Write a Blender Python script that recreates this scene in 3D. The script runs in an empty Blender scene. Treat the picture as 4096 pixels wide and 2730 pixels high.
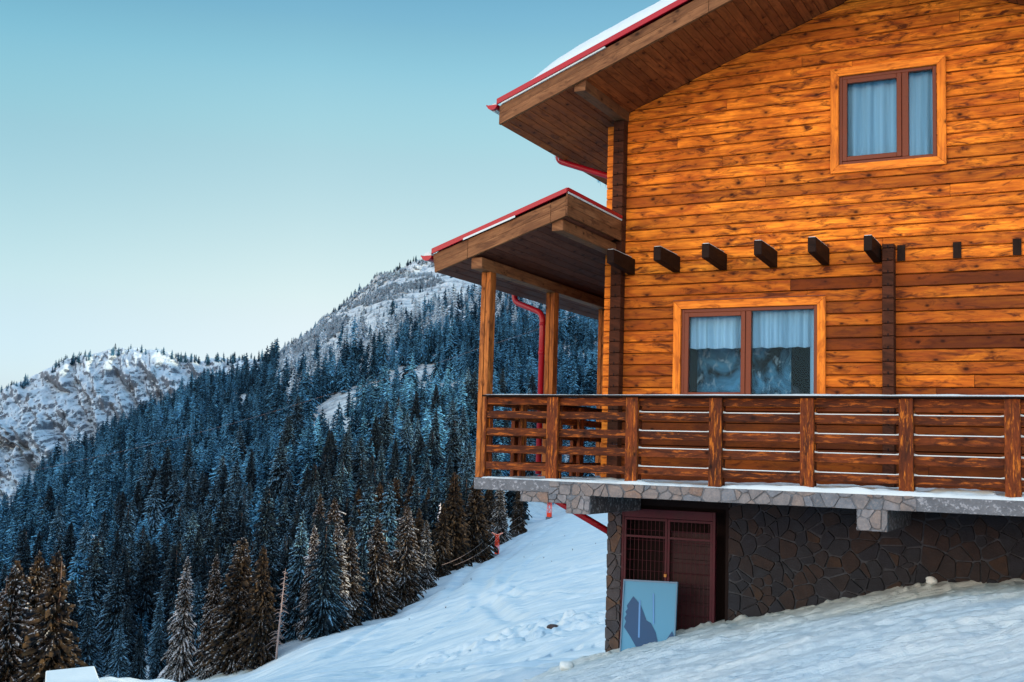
import bpy, bmesh, math, random
import numpy as np
from mathutils import Vector, Matrix, Quaternion
C = bpy.context.scene
COL = C.collection
random.seed(7); rng = np.random.default_rng(11)
R_ = math.radians

# ------------------------------------------------------------------ camera
CAM = np.array([0.0, -13.5, 0.31])
RW = np.array([[0.8860, 0.0190, 0.4633], [0.4627, -0.1006, -0.8808], [0.0299, 0.9947, -0.0979]])  # world axes in camera space
# orthonormalise
_x = RW[0] / np.linalg.norm(RW[0]); _y = RW[1] - _x * _x.dot(RW[1]); _y /= np.linalg.norm(_y); _z = np.cross(_x, _y)
RW = np.array([_x, _y, _z])
F = 4529.0; CX, CY = 2048.0, 1365.0
cd = bpy.data.cameras.new("camera"); cam = bpy.data.objects.new("camera", cd); COL.objects.link(cam)
cam.matrix_world = Matrix.Translation(CAM) @ Matrix([list(r) for r in RW]).to_4x4()
cd.sensor_width = 36; cd.lens = F / 4096 * 36; cd.clip_end = 9000; cd.clip_start = 0.1
C.camera = cam

def ray(x, y): return RW @ np.array([x - CX, -(y - CY), -F])
def horizon(x): return 1749 + 0.03 * x
VW = np.array([-0.4637, 0.8860]); RT = np.array([0.8860, 0.4637])     # view and right directions on the ground
def at(x, y, d):            # pixel of the photograph + distance -> world point
    r = ray(x, y); return CAM + r * (d / math.hypot(r[0], r[1]))

# ------------------------------------------------------------------ sun, sky, exposure
SUN_EL = R_(11.3)
az = RT * math.cos(R_(5)) - VW * math.sin(R_(5))
sdir = Vector((az[0] * math.cos(SUN_EL), az[1] * math.cos(SUN_EL), math.sin(SUN_EL)))
sl = bpy.data.lights.new("sun", 'SUN'); so = bpy.data.objects.new("sun", sl); COL.objects.link(so)
sl.energy = 5.0; sl.angle = R_(0.5); sl.color = (1.0, 0.74, 0.50)
so.rotation_euler = sdir.to_track_quat('Z', 'Y').to_euler()
SKY_FILL = (25.5, 11.6, 8.2)
w = bpy.data.worlds.new("World"); C.world = w; w.use_nodes = True
nt = w.node_tree; nt.nodes.clear()
wo = nt.nodes.new('ShaderNodeOutputWorld'); bg = nt.nodes.new('ShaderNodeBackground')
sky = nt.nodes.new('ShaderNodeTexSky'); sky.sky_type = 'NISHITA'; sky.sun_disc = False
sky.sun_elevation = SUN_EL; sky.sun_rotation = math.atan2(az[0], az[1]); sky.altitude = 1500
sky.air_density = 1.0; sky.dust_density = 0.6; sky.ozone_density = 2.0
def wmix(mode, a, b, f=1.0):
    n = nt.nodes.new('ShaderNodeMix'); n.data_type = 'RGBA'; n.blend_type = mode; n.clamp_result = False
    for i, v in ((0, f), (6, a), (7, b)):
        if isinstance(v, (int, float)): n.inputs[i].default_value = v
        elif isinstance(v, tuple): n.inputs[i].default_value = (*v, 1)
        else: nt.links.new(v, n.inputs[i])
    return n.outputs[2]
tc = nt.nodes.new('ShaderNodeTexCoord'); sp = nt.nodes.new('ShaderNodeSeparateXYZ'); nt.links.new(tc.outputs['Generated'], sp.inputs[0])
# sky tint by height above the horizon; unseen zenith raised to light the ground
cr = nt.nodes.new('ShaderNodeValToRGB'); nt.links.new(sp.outputs[2], cr.inputs[0]); e = cr.color_ramp.elements
e[0].position = 0.0; e[0].color = (.31, .28, .40, 1); e[1].position = 1.0; e[1].color = (.85, 1.15, 1.05, 1)
for p_, c_ in ((.05, (.41, .35, .40)), (.129, (.61, .465, .37)), (.252, (.61, .56, .40)), (.313, (.54, .60, .44)), (.36, (.42, .54, .43)), (.45, (.32, .50, .46)), (.7, (.75, 1.0, .95))):
    q = e.new(p_); q.color = (*c_, 1)
cr.color_ramp.interpolation = 'CARDINAL'
c1 = wmix('MULTIPLY', sky.outputs[0], cr.outputs[0])
# unseen warm brightening of the low sky behind the camera, added to light the facade
dt = nt.nodes.new('ShaderNodeVectorMath'); dt.operation = 'DOT_PRODUCT'; nt.links.new(tc.outputs['Generated'], dt.inputs[0]); dt.inputs[1].default_value = (-.22, -.88, .42)
mr = nt.nodes.new('ShaderNodeMapRange'); mr.interpolation_type = 'SMOOTHSTEP'; nt.links.new(dt.outputs['Value'], mr.inputs[0]); mr.inputs[1].default_value = .15; mr.inputs[2].default_value = .95
gl_ = wmix('MIX', (2.0, 2.0, 2.0), SKY_FILL, mr.outputs[0])
c2 = wmix('MULTIPLY', c1, gl_)
dr = nt.nodes.new('ShaderNodeVectorMath'); dr.operation = 'DOT_PRODUCT'; nt.links.new(tc.outputs['Generated'], dr.inputs[0]); dr.inputs[1].default_value = (RT[0], RT[1], 0)
mr2 = nt.nodes.new('ShaderNodeMapRange'); nt.links.new(dr.outputs['Value'], mr2.inputs[0]); mr2.inputs[1].default_value = -.6; mr2.inputs[2].default_value = .4
ca = nt.nodes.new('ShaderNodeValToRGB'); nt.links.new(mr2.outputs[0], ca.inputs[0]); ea = ca.color_ramp.elements
ea[0].position = 0; ea[0].color = (.54, .64, .68, 1); ea[1].position = 1; ea[1].color = (1, 1, 1, 1)
for p_, c_ in ((.20, (.66, .75, .78)), (.42, (.92, .93, .93)), (.62, (1, 1, 1))):
    q = ea.new(p_); q.color = (*c_, 1)
c2 = wmix('MULTIPLY', c2, ca.outputs[0]); c2 = wmix('MULTIPLY', c2, (1.09, 1.07, 1.06))
nt.links.new(c2, bg.inputs[0]); nt.links.new(bg.outputs[0], wo.inputs[0])
bg.inputs[1].default_value = 0.15
C.view_settings.view_transform = 'Standard'; C.view_settings.look = 'None'; C.view_settings.gamma = 1
C.view_settings.exposure = 1.0
C.render.engine = 'CYCLES'; C.cycles.max_bounces = 6; C.cycles.transparent_max_bounces = 8

# ------------------------------------------------------------------ material helpers
def N(t, kind, **kw):
    n = t.nodes.new(kind)
    for k, v in kw.items():
        if k.startswith('i_'):
            key = k[2:]; key = int(key) if key.isdigit() else key
            n.inputs[key].default_value = v
        else: setattr(n, k, v)
    return n
def newmat(name):
    m = bpy.data.materials.new(name); m.use_nodes = True; t = m.node_tree
    return m, t, t.nodes['Principled BSDF']
def math_n(t, op, a, b=None, clamp=False):
    n = t.nodes.new('ShaderNodeMath'); n.operation = op; n.use_clamp = clamp
    for i, v in enumerate((a, b)):
        if v is None: continue
        if isinstance(v, (int, float)): n.inputs[i].default_value = v
        else: t.links.new(v, n.inputs[i])
    return n.outputs[0]
def mapr(t, v, a, b, c=0, d=1):
    n = t.nodes.new('ShaderNodeMapRange'); t.links.new(v, n.inputs[0])
    for i, q in enumerate((a, b, c, d)): n.inputs[i + 1].default_value = q
    return n.outputs[0]
def mixc(t, f, a, b, mode='MIX'):
    n = t.nodes.new('ShaderNodeMix'); n.data_type = 'RGBA'; n.blend_type = mode
    for i, v in ((0, f), (6, a), (7, b)):
        if isinstance(v, (int, float)): n.inputs[i].default_value = v
        elif isinstance(v, tuple): n.inputs[i].default_value = (*v, 1)
        else: t.links.new(v, n.inputs[i])
    return n.outputs[2]
def noise(t, vec, scale, detail=4, rough=.55, dist=0):
    n = t.nodes.new('ShaderNodeTexNoise'); n.inputs['Scale'].default_value = scale
    n.inputs['Detail'].default_value = detail; n.inputs['Roughness'].default_value = rough; n.inputs['Distortion'].default_value = dist
    t.links.new(vec, n.inputs['Vector']); return n.outputs['Fac']
def mapping(t, vec, scale):
    n = t.nodes.new('ShaderNodeMapping'); n.inputs['Scale'].default_value = scale; t.links.new(vec, n.inputs['Vector']); return n.outputs[0]
def bump(t, bs, h, strength, dist):
    b = t.nodes.new('ShaderNodeBump'); b.inputs['Strength'].default_value = strength; b.inputs['Distance'].default_value = dist
    t.links.new(h, b.inputs['Height']); t.links.new(b.outputs[0], bs.inputs['Normal'])

def wood(name, light, mid, dark, worn=0.0, rough=.55, knots=1.0, var=.5, smudge=.75, bright=None, weather=0):
    m, t, bs = newmat(name)
    uv = N(t, 'ShaderNodeUVMap', uv_map='UVMap').outputs[0]
    rn = N(t, 'ShaderNodeAttribute', attribute_name='rnd').outputs['Fac']
    # knots
    vo = t.nodes.new('ShaderNodeTexVoronoi'); vo.voronoi_dimensions = '2D'; vo.inputs['Scale'].default_value = 1
    km = mapping(t, uv, (3.6, 5.5, 1)); t.links.new(km, vo.inputs['Vector'])
    kd = vo.outputs['Distance']
    keep = N(t, 'ShaderNodeSeparateColor'); t.links.new(vo.outputs['Color'], keep.inputs[0])
    kk = mapr(t, keep.outputs[0], .52, .56)
    kd = math_n(t, 'ADD', kd, mapr(t, keep.outputs[1], 0, 1, 0, .09))
    knot = math_n(t, 'MULTIPLY', mapr(t, kd, .05, .15, 1, 0), kk)
    halo = math_n(t, 'MULTIPLY', mapr(t, kd, .06, .36, 1, 0), kk)
    # grain bends round knots
    comb = N(t, 'ShaderNodeSeparateXYZ'); t.links.new(uv, comb.inputs[0])
    vy = math_n(t, 'ADD', comb.outputs[1], math_n(t, 'MULTIPLY', halo, .02))
    gv = N(t, 'ShaderNodeCombineXYZ'); t.links.new(comb.outputs[0], gv.inputs[0]); t.links.new(vy, gv.inputs[1])
    g1 = noise(t, mapping(t, gv.outputs[0], (1.6, 46, 1)), 1, 4, .6, .4)
    g2 = noise(t, mapping(t, gv.outputs[0], (2.2, 9, 1)), 1, 3, .6, .8)
    bl = noise(t, mapping(t, gv.outputs[0], (1.1, 2.2, 1)), 1.6, 3, .6, .5)
    c = mixc(t, mapr(t, g2, .34, .66), mid, light)
    c = mixc(t, math_n(t, 'MULTIPLY', mapr(t, g1, .42, .70), .55), c, dark)
    c = mixc(t, math_n(t, 'MULTIPLY', mapr(t, bl, .50, .72), .60), c, mid)
    c = mixc(t, math_n(t, 'MULTIPLY', mapr(t, rn, .25, 1.0), var), c, dark)
    if weather:
        wz = noise(t, mapping(t, N(t, 'ShaderNodeTexCoord').outputs['Object'], (.55, 1, 1.3)), 1.3, 5, .62, .5)
        c = mixc(t, math_n(t, 'MULTIPLY', mapr(t, wz, .46, .66), weather), c, tuple(v * .62 for v in mid))
    if worn:
        wn = noise(t, mapping(t, uv, (2.2, 16, 1)), 2.0, 5, .7, .4)
        c = mixc(t, math_n(t, 'MULTIPLY', mapr(t, wn, .53, .61), worn), c, bright or light)
        wd = noise(t, mapping(t, uv, (2.0, 5, 1)), 1.7, 5, .7, 1.0)
        c = mixc(t, math_n(t, 'MULTIPLY', mapr(t, wd, .52, .66), .8), c, dark)
    sm = noise(t, mapping(t, gv.outputs[0], (2.8, 11, 1)), 1.2, 4, .65, 1.0)
    c = mixc(t, math_n(t, 'MULTIPLY', mapr(t, sm, .50, .66), smudge), c, dark)
    c = mixc(t, math_n(t, 'MULTIPLY', math_n(t, 'MULTIPLY', halo, mapr(t, keep.outputs[2], 0, 1, .2, 1)), .75 * knots), c, dark)
    c = mixc(t, math_n(t, 'MULTIPLY', knot, .9 * knots), c, tuple(v * .25 for v in dark))
    t.links.new(c, bs.inputs['Base Color'])
    t.links.new(mapr(t, g2, .3, .7, rough + .02, rough + .25), bs.inputs['Roughness'])
    bs.inputs['Specular IOR Level'].default_value = .10
    bump(t, bs, math_n(t, 'ADD', g1, math_n(t, 'MULTIPLY', g2, .6)), .35, .003)
    return m
def plain(name, col, rough=.6, metal=0, nscale=0, amt=.2, coat=0):
    m, t, bs = newmat(name)
    bs.inputs['Roughness'].default_value = rough; bs.inputs['Metallic'].default_value = metal; bs.inputs['Specular IOR Level'].default_value = .18
    if nscale:
        o = N(t, 'ShaderNodeTexCoord').outputs['Object']
        n1 = noise(t, o, nscale, 5, .6)
        c = mixc(t, mapr(t, n1, .3, .7), tuple(v * (1 - amt) for v in col), tuple(min(1, v * (1 + amt)) for v in col))
        t.links.new(c, bs.inputs['Base Color']); bump(t, bs, n1, .2, .004)
        t.links.new(mapr(t, n1, .3, .7, rough - .1, min(1, rough + .12)), bs.inputs['Roughness'])
    else: bs.inputs['Base Color'].default_value = (*col, 1)
    if coat: bs.inputs['Coat Weight'].default_value = coat
    return m

M = {}
M['facade'] = wood('facade_wood', (.97, .325, .028), (.43, .100, .010), (.062, .015, .005), var=.95, smudge=.95, weather=.6)
M['casing'] = wood('casing_wood', (.86, .30, .034), (.58, .175, .020), (.22, .055, .010), var=.25)
M['fascia'] = wood('fascia_wood', (.225, .115, .050), (.13, .060, .025), (.05, .022, .010), var=.35)
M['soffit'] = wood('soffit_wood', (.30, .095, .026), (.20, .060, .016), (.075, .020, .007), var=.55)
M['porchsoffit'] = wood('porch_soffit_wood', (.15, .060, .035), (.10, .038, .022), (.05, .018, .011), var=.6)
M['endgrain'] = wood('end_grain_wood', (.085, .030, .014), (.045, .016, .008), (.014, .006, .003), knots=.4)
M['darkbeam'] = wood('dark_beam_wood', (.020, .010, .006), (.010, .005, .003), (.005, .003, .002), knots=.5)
M['rail'] = wood('rail_wood', (.15, .040, .010), (.065, .018, .007), (.020, .007, .004), worn=.55, var=.75, bright=(.42, .125, .016))
M['railpost'] = wood('rail_post_wood', (.20, .050, .011), (.080, .020, .007), (.024, .008, .004), worn=.6, var=.9, bright=(.55, .18, .018))
M['post'] = wood('post_wood', (.40, .15, .034), (.20, .068, .016), (.06, .020, .008), var=.4)
M['frame'] = plain('window_frame_brown', (.12, .030, .012), .35, 0, 30, .12)
M['red'] = plain('red_metal', (.26, .003, .012), .45, 0, 3, .12, .2)
M['redpipe'] = plain('red_pipe', (.21, .004, .011), .35, 0, 5, .15, .1)
M['gate'] = plain('gate_maroon', (.035, .006, .012), .5, 0, 8, .3)
M['black'] = plain('black_gap', (.006, .004, .004), .9)
M['towerred'] = plain('tower_orange_red', (.75, .06, .02), .5, 0, 4, .15)
M['brass'] = plain('brass', (.30, .17, .05), .5, .3)
M['curtain'] = None
def concrete(name, a, b):
    m, t, bs = newmat(name)
    o = N(t, 'ShaderNodeTexCoord').outputs['Object']
    n1 = noise(t, o, 5, 6, .7); n2 = noise(t, o, 24, 3, .7)
    c = mixc(t, mapr(t, n1, .3, .7), a, b)
    c = mixc(t, math_n(t, 'MULTIPLY', mapr(t, n2, .54, .62), .6), c, (.26, .31, .34))
    t.links.new(c, bs.inputs['Base Color']); bs.inputs['Roughness'].default_value = .9
    bump(t, bs, math_n(t, 'ADD', n1, n2), .8, .02)
    return m
M['concrete'] = concrete('rough_concrete', (.05, .065, .075), (.11, .135, .15))
M['concrete_dark'] = concrete('shaded_concrete', (.02, .024, .028), (.045, .052, .058))  # darker copy of the concrete, shade of the bracket sides put into its colour
def stone(name, cols, mort):
    m, t, bs = newmat(name)
    o = N(t, 'ShaderNodeTexCoord').outputs['Object']
    rn = N(t, 'ShaderNodeAttribute', attribute_name='rnd').outputs['Fac']
    cr = N(t, 'ShaderNodeValToRGB'); t.links.new(rn, cr.inputs[0])
    e = cr.color_ramp.elements; e[0].color = (*mort, 1); e[0].position = 0; e[1].position = 1.0; e[1].color = (*cols[-1], 1)
    cr.color_ramp.interpolation = 'CONSTANT'
    for i, cc in enumerate(cols[:-1]):
        q = e.new(.02 + i * .98 / len(cols)); q.color = (*cc, 1)
    e[len(e) - 1].position = .97
    n1 = noise(t, o, 9, 6, .65); n2 = noise(t, o, 45, 4, .7)
    c = mixc(t, mapr(t, n1, .35, .68, 0, .7), cr.outputs[0], tuple(v * .5 for v in cols[0]))
    c = mixc(t, math_n(t, 'MULTIPLY', mapr(t, n2, .5, .7), .35), c, tuple(min(1, v * 1.7) for v in cols[3]))
    t.links.new(c, bs.inputs['Base Color']); bs.inputs['Roughness'].default_value = .85; bs.inputs['Specular IOR Level'].default_value = .2
    bump(t, bs, math_n(t, 'ADD', n1, n2), .7, .012)
    return m
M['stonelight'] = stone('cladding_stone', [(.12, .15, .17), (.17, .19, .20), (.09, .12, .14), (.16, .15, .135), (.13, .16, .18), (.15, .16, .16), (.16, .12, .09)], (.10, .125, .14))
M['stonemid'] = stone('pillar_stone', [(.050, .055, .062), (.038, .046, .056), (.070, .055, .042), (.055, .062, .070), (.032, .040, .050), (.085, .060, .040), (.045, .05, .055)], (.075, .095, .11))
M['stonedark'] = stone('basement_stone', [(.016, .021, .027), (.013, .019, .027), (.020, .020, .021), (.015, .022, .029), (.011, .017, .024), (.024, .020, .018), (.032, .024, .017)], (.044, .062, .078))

def snowmat(name, base, fine, mid, st, dist, rockmix=None):
    m, t, bs = newmat(name)
    o = N(t, 'ShaderNodeTexCoord').outputs['Object']
    n1 = noise(t, o, fine, 6, .7); n2 = noise(t, mapping(t, o, (.35, 1.3, 1)), mid, 5, .6, .6)
    c = mixc(t, mapr(t, n2, .3, .7), tuple(v * .94 for v in base), base)
    bs.inputs['Roughness'].default_value = .65; bs.inputs['Specular IOR Level'].default_value = .3
    h = math_n(t, 'ADD', math_n(t, 'MULTIPLY', n1, .5), n2)
    if rockmix:
        g = N(t, 'ShaderNodeNewGeometry'); sp = N(t, 'ShaderNodeSeparateXYZ'); t.links.new(g.outputs['True Normal'], sp.inputs[0])
        big = noise(t, o, rockmix[0], 8, .72)
        fac = math_n(t, 'ADD', sp.outputs[2], math_n(t, 'MULTIPLY', math_n(t, 'SUBTRACT', big, .5), rockmix[3]))
        f = mapr(t, fac, rockmix[1], rockmix[2])
        rk = mixc(t, mapr(t, noise(t, o, rockmix[0] * 3, 6, .7), .35, .65), (.05, .085, .115), (.14, .20, .245))
        c = mixc(t, f, rk, c)
        h = math_n(t, 'ADD', h, math_n(t, 'MULTIPLY', big, 2.0))
    t.links.new(c, bs.inputs['Base Color']); bump(t, bs, h, st, dist)
    return m
SN = (.44, .545, .54)
M['snow'] = snowmat('packed_snow', SN, 22, 2.2, .55, .05)
M['snowfar'] = snowmat('slope_snow', SN, 1.2, .25, .5, .35)
M['snowlump'] = snowmat('loose_snow', SN, 40, 6, .6, .02)
M['mountain'] = snowmat('rock_and_snow', (.44, .60, .66), .5, .06, 1.0, 3.0, (.15, .38, .66, 1.5))

def foliage(name, a, b, snowc, lo, hi, sc=3.0):
    m, t, bs = newmat(name)
    o = N(t, 'ShaderNodeTexCoord').outputs['Object']
    s = N(t, 'ShaderNodeAttribute', attribute_name='snow').outputs['Fac']
    ri = N(t, 'ShaderNodeObjectInfo').outputs['Random']
    n1 = noise(t, o, sc * 14, 3, .6); n2 = noise(t, o, sc * 2.2, 3, .6); n4 = noise(t, o, sc * 34, 2, .6)
    c = mixc(t, mapr(t, n1, .42, .66), a, b)
    f = math_n(t, 'ADD', s, math_n(t, 'ADD', math_n(t, 'ADD', math_n(t, 'MULTIPLY', math_n(t, 'SUBTRACT', n2, .5), .9), math_n(t, 'MULTIPLY', math_n(t, 'SUBTRACT', n4, .5), 1.5)), math_n(t, 'MULTIPLY', math_n(t, 'SUBTRACT', ri, .5), .34)))
    gp = N(t, 'ShaderNodeNewGeometry').outputs['Position']; n3 = noise(t, gp, .022, 3, .55)
    f = math_n(t, 'ADD', f, math_n(t, 'MULTIPLY', math_n(t, 'SUBTRACT', n3, .5), .9))
    f = mapr(t, f, lo, hi)
    c = mixc(t, f, c, snowc)
    t.links.new(c, bs.inputs['Base Color']); bs.inputs['Roughness'].default_value = .8
    bs.inputs['Specular IOR Level'].default_value = .05
    return m
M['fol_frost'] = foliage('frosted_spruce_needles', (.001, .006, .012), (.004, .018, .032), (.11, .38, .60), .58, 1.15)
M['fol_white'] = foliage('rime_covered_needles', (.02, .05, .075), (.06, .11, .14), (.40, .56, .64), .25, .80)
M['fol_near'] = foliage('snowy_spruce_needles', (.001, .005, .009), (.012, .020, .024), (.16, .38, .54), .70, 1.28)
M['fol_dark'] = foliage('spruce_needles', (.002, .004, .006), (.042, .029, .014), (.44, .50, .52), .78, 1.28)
M['bark'] = plain('spruce_bark', (.10, .065, .045), .9, 0, 3, .4)
M['deadbark'] = plain('bare_grey_bark', (.20, .17, .16), .8, 0, 3, .2)

def curtain_mat():
    m, t, bs = newmat('curtain_fabric')
    uv = N(t, 'ShaderNodeTexCoord').outputs['Object']
    n = noise(t, mapping(t, uv, (9, 1, .12)), 1.5, 3, .5)  # vertical light and dark streaks, fold shading painted into the fabric colour
    t.links.new(mixc(t, mapr(t, n, .3, .7), (.30, .38, .42), (.64, .70, .72)), bs.inputs['Base Color'])
    bs.inputs['Roughness'].default_value = .9
    return m
M['curtain'] = curtain_mat()
def glass_mat(name, refl, tintc):
    m = bpy.data.materials.new(name); m.use_nodes = True; t = m.node_tree; t.nodes.clear()
    o = N(t, 'ShaderNodeOutputMaterial'); tr = N(t, 'ShaderNodeBsdfTransparent'); gl = N(t, 'ShaderNodeBsdfGlossy')
    tr.inputs[0].default_value = (*tintc, 1); gl.inputs['Roughness'].default_value = .02; gl.inputs['Color'].default_value = (.22, .50, .68, 1)
    fr = N(t, 'ShaderNodeFresnel'); fr.inputs[0].default_value = 1.5
    f = math_n(t, 'ADD', math_n(t, 'MULTIPLY', fr.outputs[0], .22), refl, True)
    mx = N(t, 'ShaderNodeMixShader'); t.links.new(f, mx.inputs[0]); t.links.new(tr.outputs[0], mx.inputs[1]); t.links.new(gl.outputs[0], mx.inputs[2])
    nz = noise(t, N(t, 'ShaderNodeTexCoord').outputs['Object'], 2.5, 2, .5)
    b = N(t, 'ShaderNodeBump'); b.inputs['Strength'].default_value = .25; b.inputs['Distance'].default_value = .01
    t.links.new(nz, b.inputs['Height']); t.links.new(b.outputs[0], gl.inputs['Normal'])
    t.links.new(mx.outputs[0], o.inputs[0]); return m
M['glass'] = glass_mat('window_glass', .0, (.72, .87, .95))

# ------------------------------------------------------------------ mesh builder
class MB:
    def __init__(s): s.v = []; s.f = []; s.uv = []; s.r = []; s.mi = []; s.cur = 0
    def poly(s, idx, uvs, r): s.f.append(idx); s.uv.append(uvs); s.r.append(r); s.mi.append(s.cur)
    def loft(s, A, B, L=None, r=None):
        """solid between two equal-length rings A (front) and B (back); L = long direction for the grain"""
        if r is None: r = random.random()
        A = [np.array(p, float) for p in A]; B = [np.array(p, float) for p in B]; n = len(A)
        if L is None:
            ext = np.ptp(np.array(A + B), axis=0); L = np.eye(3)[int(np.argmax(ext))]
        L = np.array(L, float); L /= np.linalg.norm(L)
        ou, ov = random.random() * 60, random.random() * 60
        base = len(s.v); s.v += A + B
        def face(ids):
            P = [s.v[i] for i in ids]
            nn = np.zeros(3)
            for a in range(len(P)): nn += np.cross(P[a], P[(a + 1) % len(P)])
            ln = np.linalg.norm(nn); nn = nn / ln if ln > 1e-12 else np.array([0, 0, 1.])
            if abs(nn.dot(L)) > .9:
                t = np.cross(L, [0.31, .2, .93]); t /= np.linalg.norm(t); b = np.cross(L, t); uvs = [(p.dot(t) + ou, p.dot(b) + ov) for p in P]
            else:
                b = np.cross(nn, L); b /= np.linalg.norm(b); uvs = [(p.dot(L) + ou, p.dot(b) + ov) for p in P]
            s.poly(ids, uvs, r)
        face([base + i for i in range(n)]); face([base + n + i for i in reversed(range(n))])
        for i in range(n):
            j = (i + 1) % n; face([base + j, base + i, base + n + i, base + n + j])
    def box(s, x0, x1, y0, y1, z0, z1, L=None, r=None):
        s.loft([(x0, y0, z0), (x1, y0, z0), (x1, y0, z1), (x0, y0, z1)], [(x0, y1, z0), (x1, y1, z0), (x1, y1, z1), (x0, y1, z1)], L, r)
        return s
    def prism(s, poly, y0, y1, L=None, r=None):      # XZ polygon extruded along Y
        s.loft([(x, y0, z) for x, z in poly], [(x, y1, z) for x, z in poly], L, r); return s
    def tube(s, pts, rad, seg=10, cap=True, r=.5):
        pts = [np.array(p, float) for p in pts]; n = len(pts)
        rads = rad if hasattr(rad, '__len__') else [rad] * n
        up = None; base = len(s.v)
        for i, p in enumerate(pts):
            d = pts[min(i + 1, n - 1)] - pts[max(i - 1, 0)]; d /= np.linalg.norm(d)
            if up is None:
                up = np.cross(d, [0, 0, 1.]) if abs(d[2]) < .9 else np.cross(d, [1., 0, 0])
            up = up - d * up.dot(d); up /= np.linalg.norm(up); b = np.cross(d, up)
            for k in range(seg):
                a = 2 * math.pi * k / seg; s.v.append(p + rads[i] * (math.cos(a) * up + math.sin(a) * b))
        for i in range(n - 1):
            for k in range(seg):
                q = [base + i * seg + k, base + i * seg + (k + 1) % seg, base + (i + 1) * seg + (k + 1) % seg, base + (i + 1) * seg + k]
                s.poly(q, [(0, 0), (.1, 0), (.1, .1), (0, .1)], r)
        if cap:
            s.poly([base + k for k in reversed(range(seg))], [(0, 0)] * seg, r); s.poly([base + (n - 1) * seg + k for k in range(seg)], [(0, 0)] * seg, r)
        return s
    def build(s, name, mat, parent=None, bevel=0, smooth=False, mat2=None):
        me = bpy.data.meshes.new(name); off = np.zeros(3)
        me.from_pydata([tuple(p) for p in s.v], [], s.f); me.materials.append(mat)
        if mat2: me.materials.append(mat2); me.polygons.foreach_set('material_index', np.array(s.mi, dtype=np.int32))
        uvl = me.uv_layers.new(name='UVMap'); flat = np.array([c for f in s.uv for uvp in f for c in uvp], dtype=np.float32)
        uvl.data.foreach_set('uv', flat)
        at_ = me.attributes.new('rnd', 'FLOAT', 'FACE'); at_.data.foreach_set('value', np.array(s.r, dtype=np.float32))
        bm = bmesh.new(); bm.from_mesh(me); bmesh.ops.recalc_face_normals(bm, faces=bm.faces); bm.to_mesh(me); bm.free()
        if smooth: me.polygons.foreach_set('use_smooth', [True] * len(me.polygons))
        o = bpy.data.objects.new(name, me); COL.objects.link(o)
        if parent: o.parent = parent; 
        if parent: o.matrix_parent_inverse = parent_world(parent).inverted()
        if bevel:
            b = o.modifiers.new('bevel', 'BEVEL'); b.width = bevel; b.segments = 1; b.limit_method = 'ANGLE'
        return o
def parent_world(p):
    m = p.matrix_parent_inverse @ p.matrix_basis if p.parent else p.matrix_basis.copy()
    while p.parent:
        p = p.parent; m = (p.matrix_parent_inverse @ p.matrix_basis if p.parent else p.matrix_basis) @ m
    return m
def tag(o, label=None, cat=None, group=None, kind=None):
    if label: o['label'] = label
    if cat: o['category'] = cat
    if group: o['group'] = group
    if kind: o['kind'] = kind
    return o
def empty(name, loc, label=None, cat=None, group=None):
    o = bpy.data.objects.new(name, None); COL.objects.link(o); o.location = loc; o.empty_display_size = .3
    return tag(o, label, cat, group)
def clip(poly, a, b, c):        # keep a*x+b*z<=c
    out = []; n = len(poly)
    for i in range(n):
        p, q = poly[i], poly[(i + 1) % n]; fp = a * p[0] + b * p[1] - c; fq = a * q[0] + b * q[1] - c
        if fp <= 0: out.append(p)
        if (fp < 0 < fq) or (fq < 0 < fp):
            t = fp / (fp - fq); out.append((p[0] + t * (q[0] - p[0]), p[1] + t * (q[1] - p[1])))
    return out
def smooth_path(pts, rad=.1, n=5):
    pts = [np.array(p, float) for p in pts]; out = [pts[0]]
    for i in range(1, len(pts) - 1):
        a, b, c = pts[i - 1], pts[i], pts[i + 1]
        u = (a - b); lu = np.linalg.norm(u); v = (c - b); lv = np.linalg.norm(v); rr = min(rad, lu * .45, lv * .45)
        p0 = b + u / lu * rr; p2 = b + v / lv * rr
        for k in range(n + 1):
            t = k / n; out.append((1 - t) ** 2 * p0 + 2 * t * (1 - t) * b + t * t * p2)
    out.append(pts[-1]); return out

# value noise
_P = rng.random((256, 256))
def vnoise(x, y):
    x = np.asarray(x, float); y = np.asarray(y, float); xi = np.floor(x).astype(int); yi = np.floor(y).astype(int)
    fx = x - xi; fy = y - yi; fx = fx * fx * (3 - 2 * fx); fy = fy * fy * (3 - 2 * fy)
    g = lambda a, b: _P[a % 256, b % 256]
    return (g(xi, yi) * (1 - fx) + g(xi + 1, yi) * fx) * (1 - fy) + (g(xi, yi + 1) * (1 - fx) + g(xi + 1, yi + 1) * fx) * fy
def fbm(x, y, o=4, g=.5):
    s = 0; a = 1; t = 0
    for i in range(o): s = s + a * (vnoise(x * 2 ** i + 17.3 * i, y * 2 ** i + 9.1 * i) - .5); t += a; a *= g
    return s / t * 2

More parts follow.
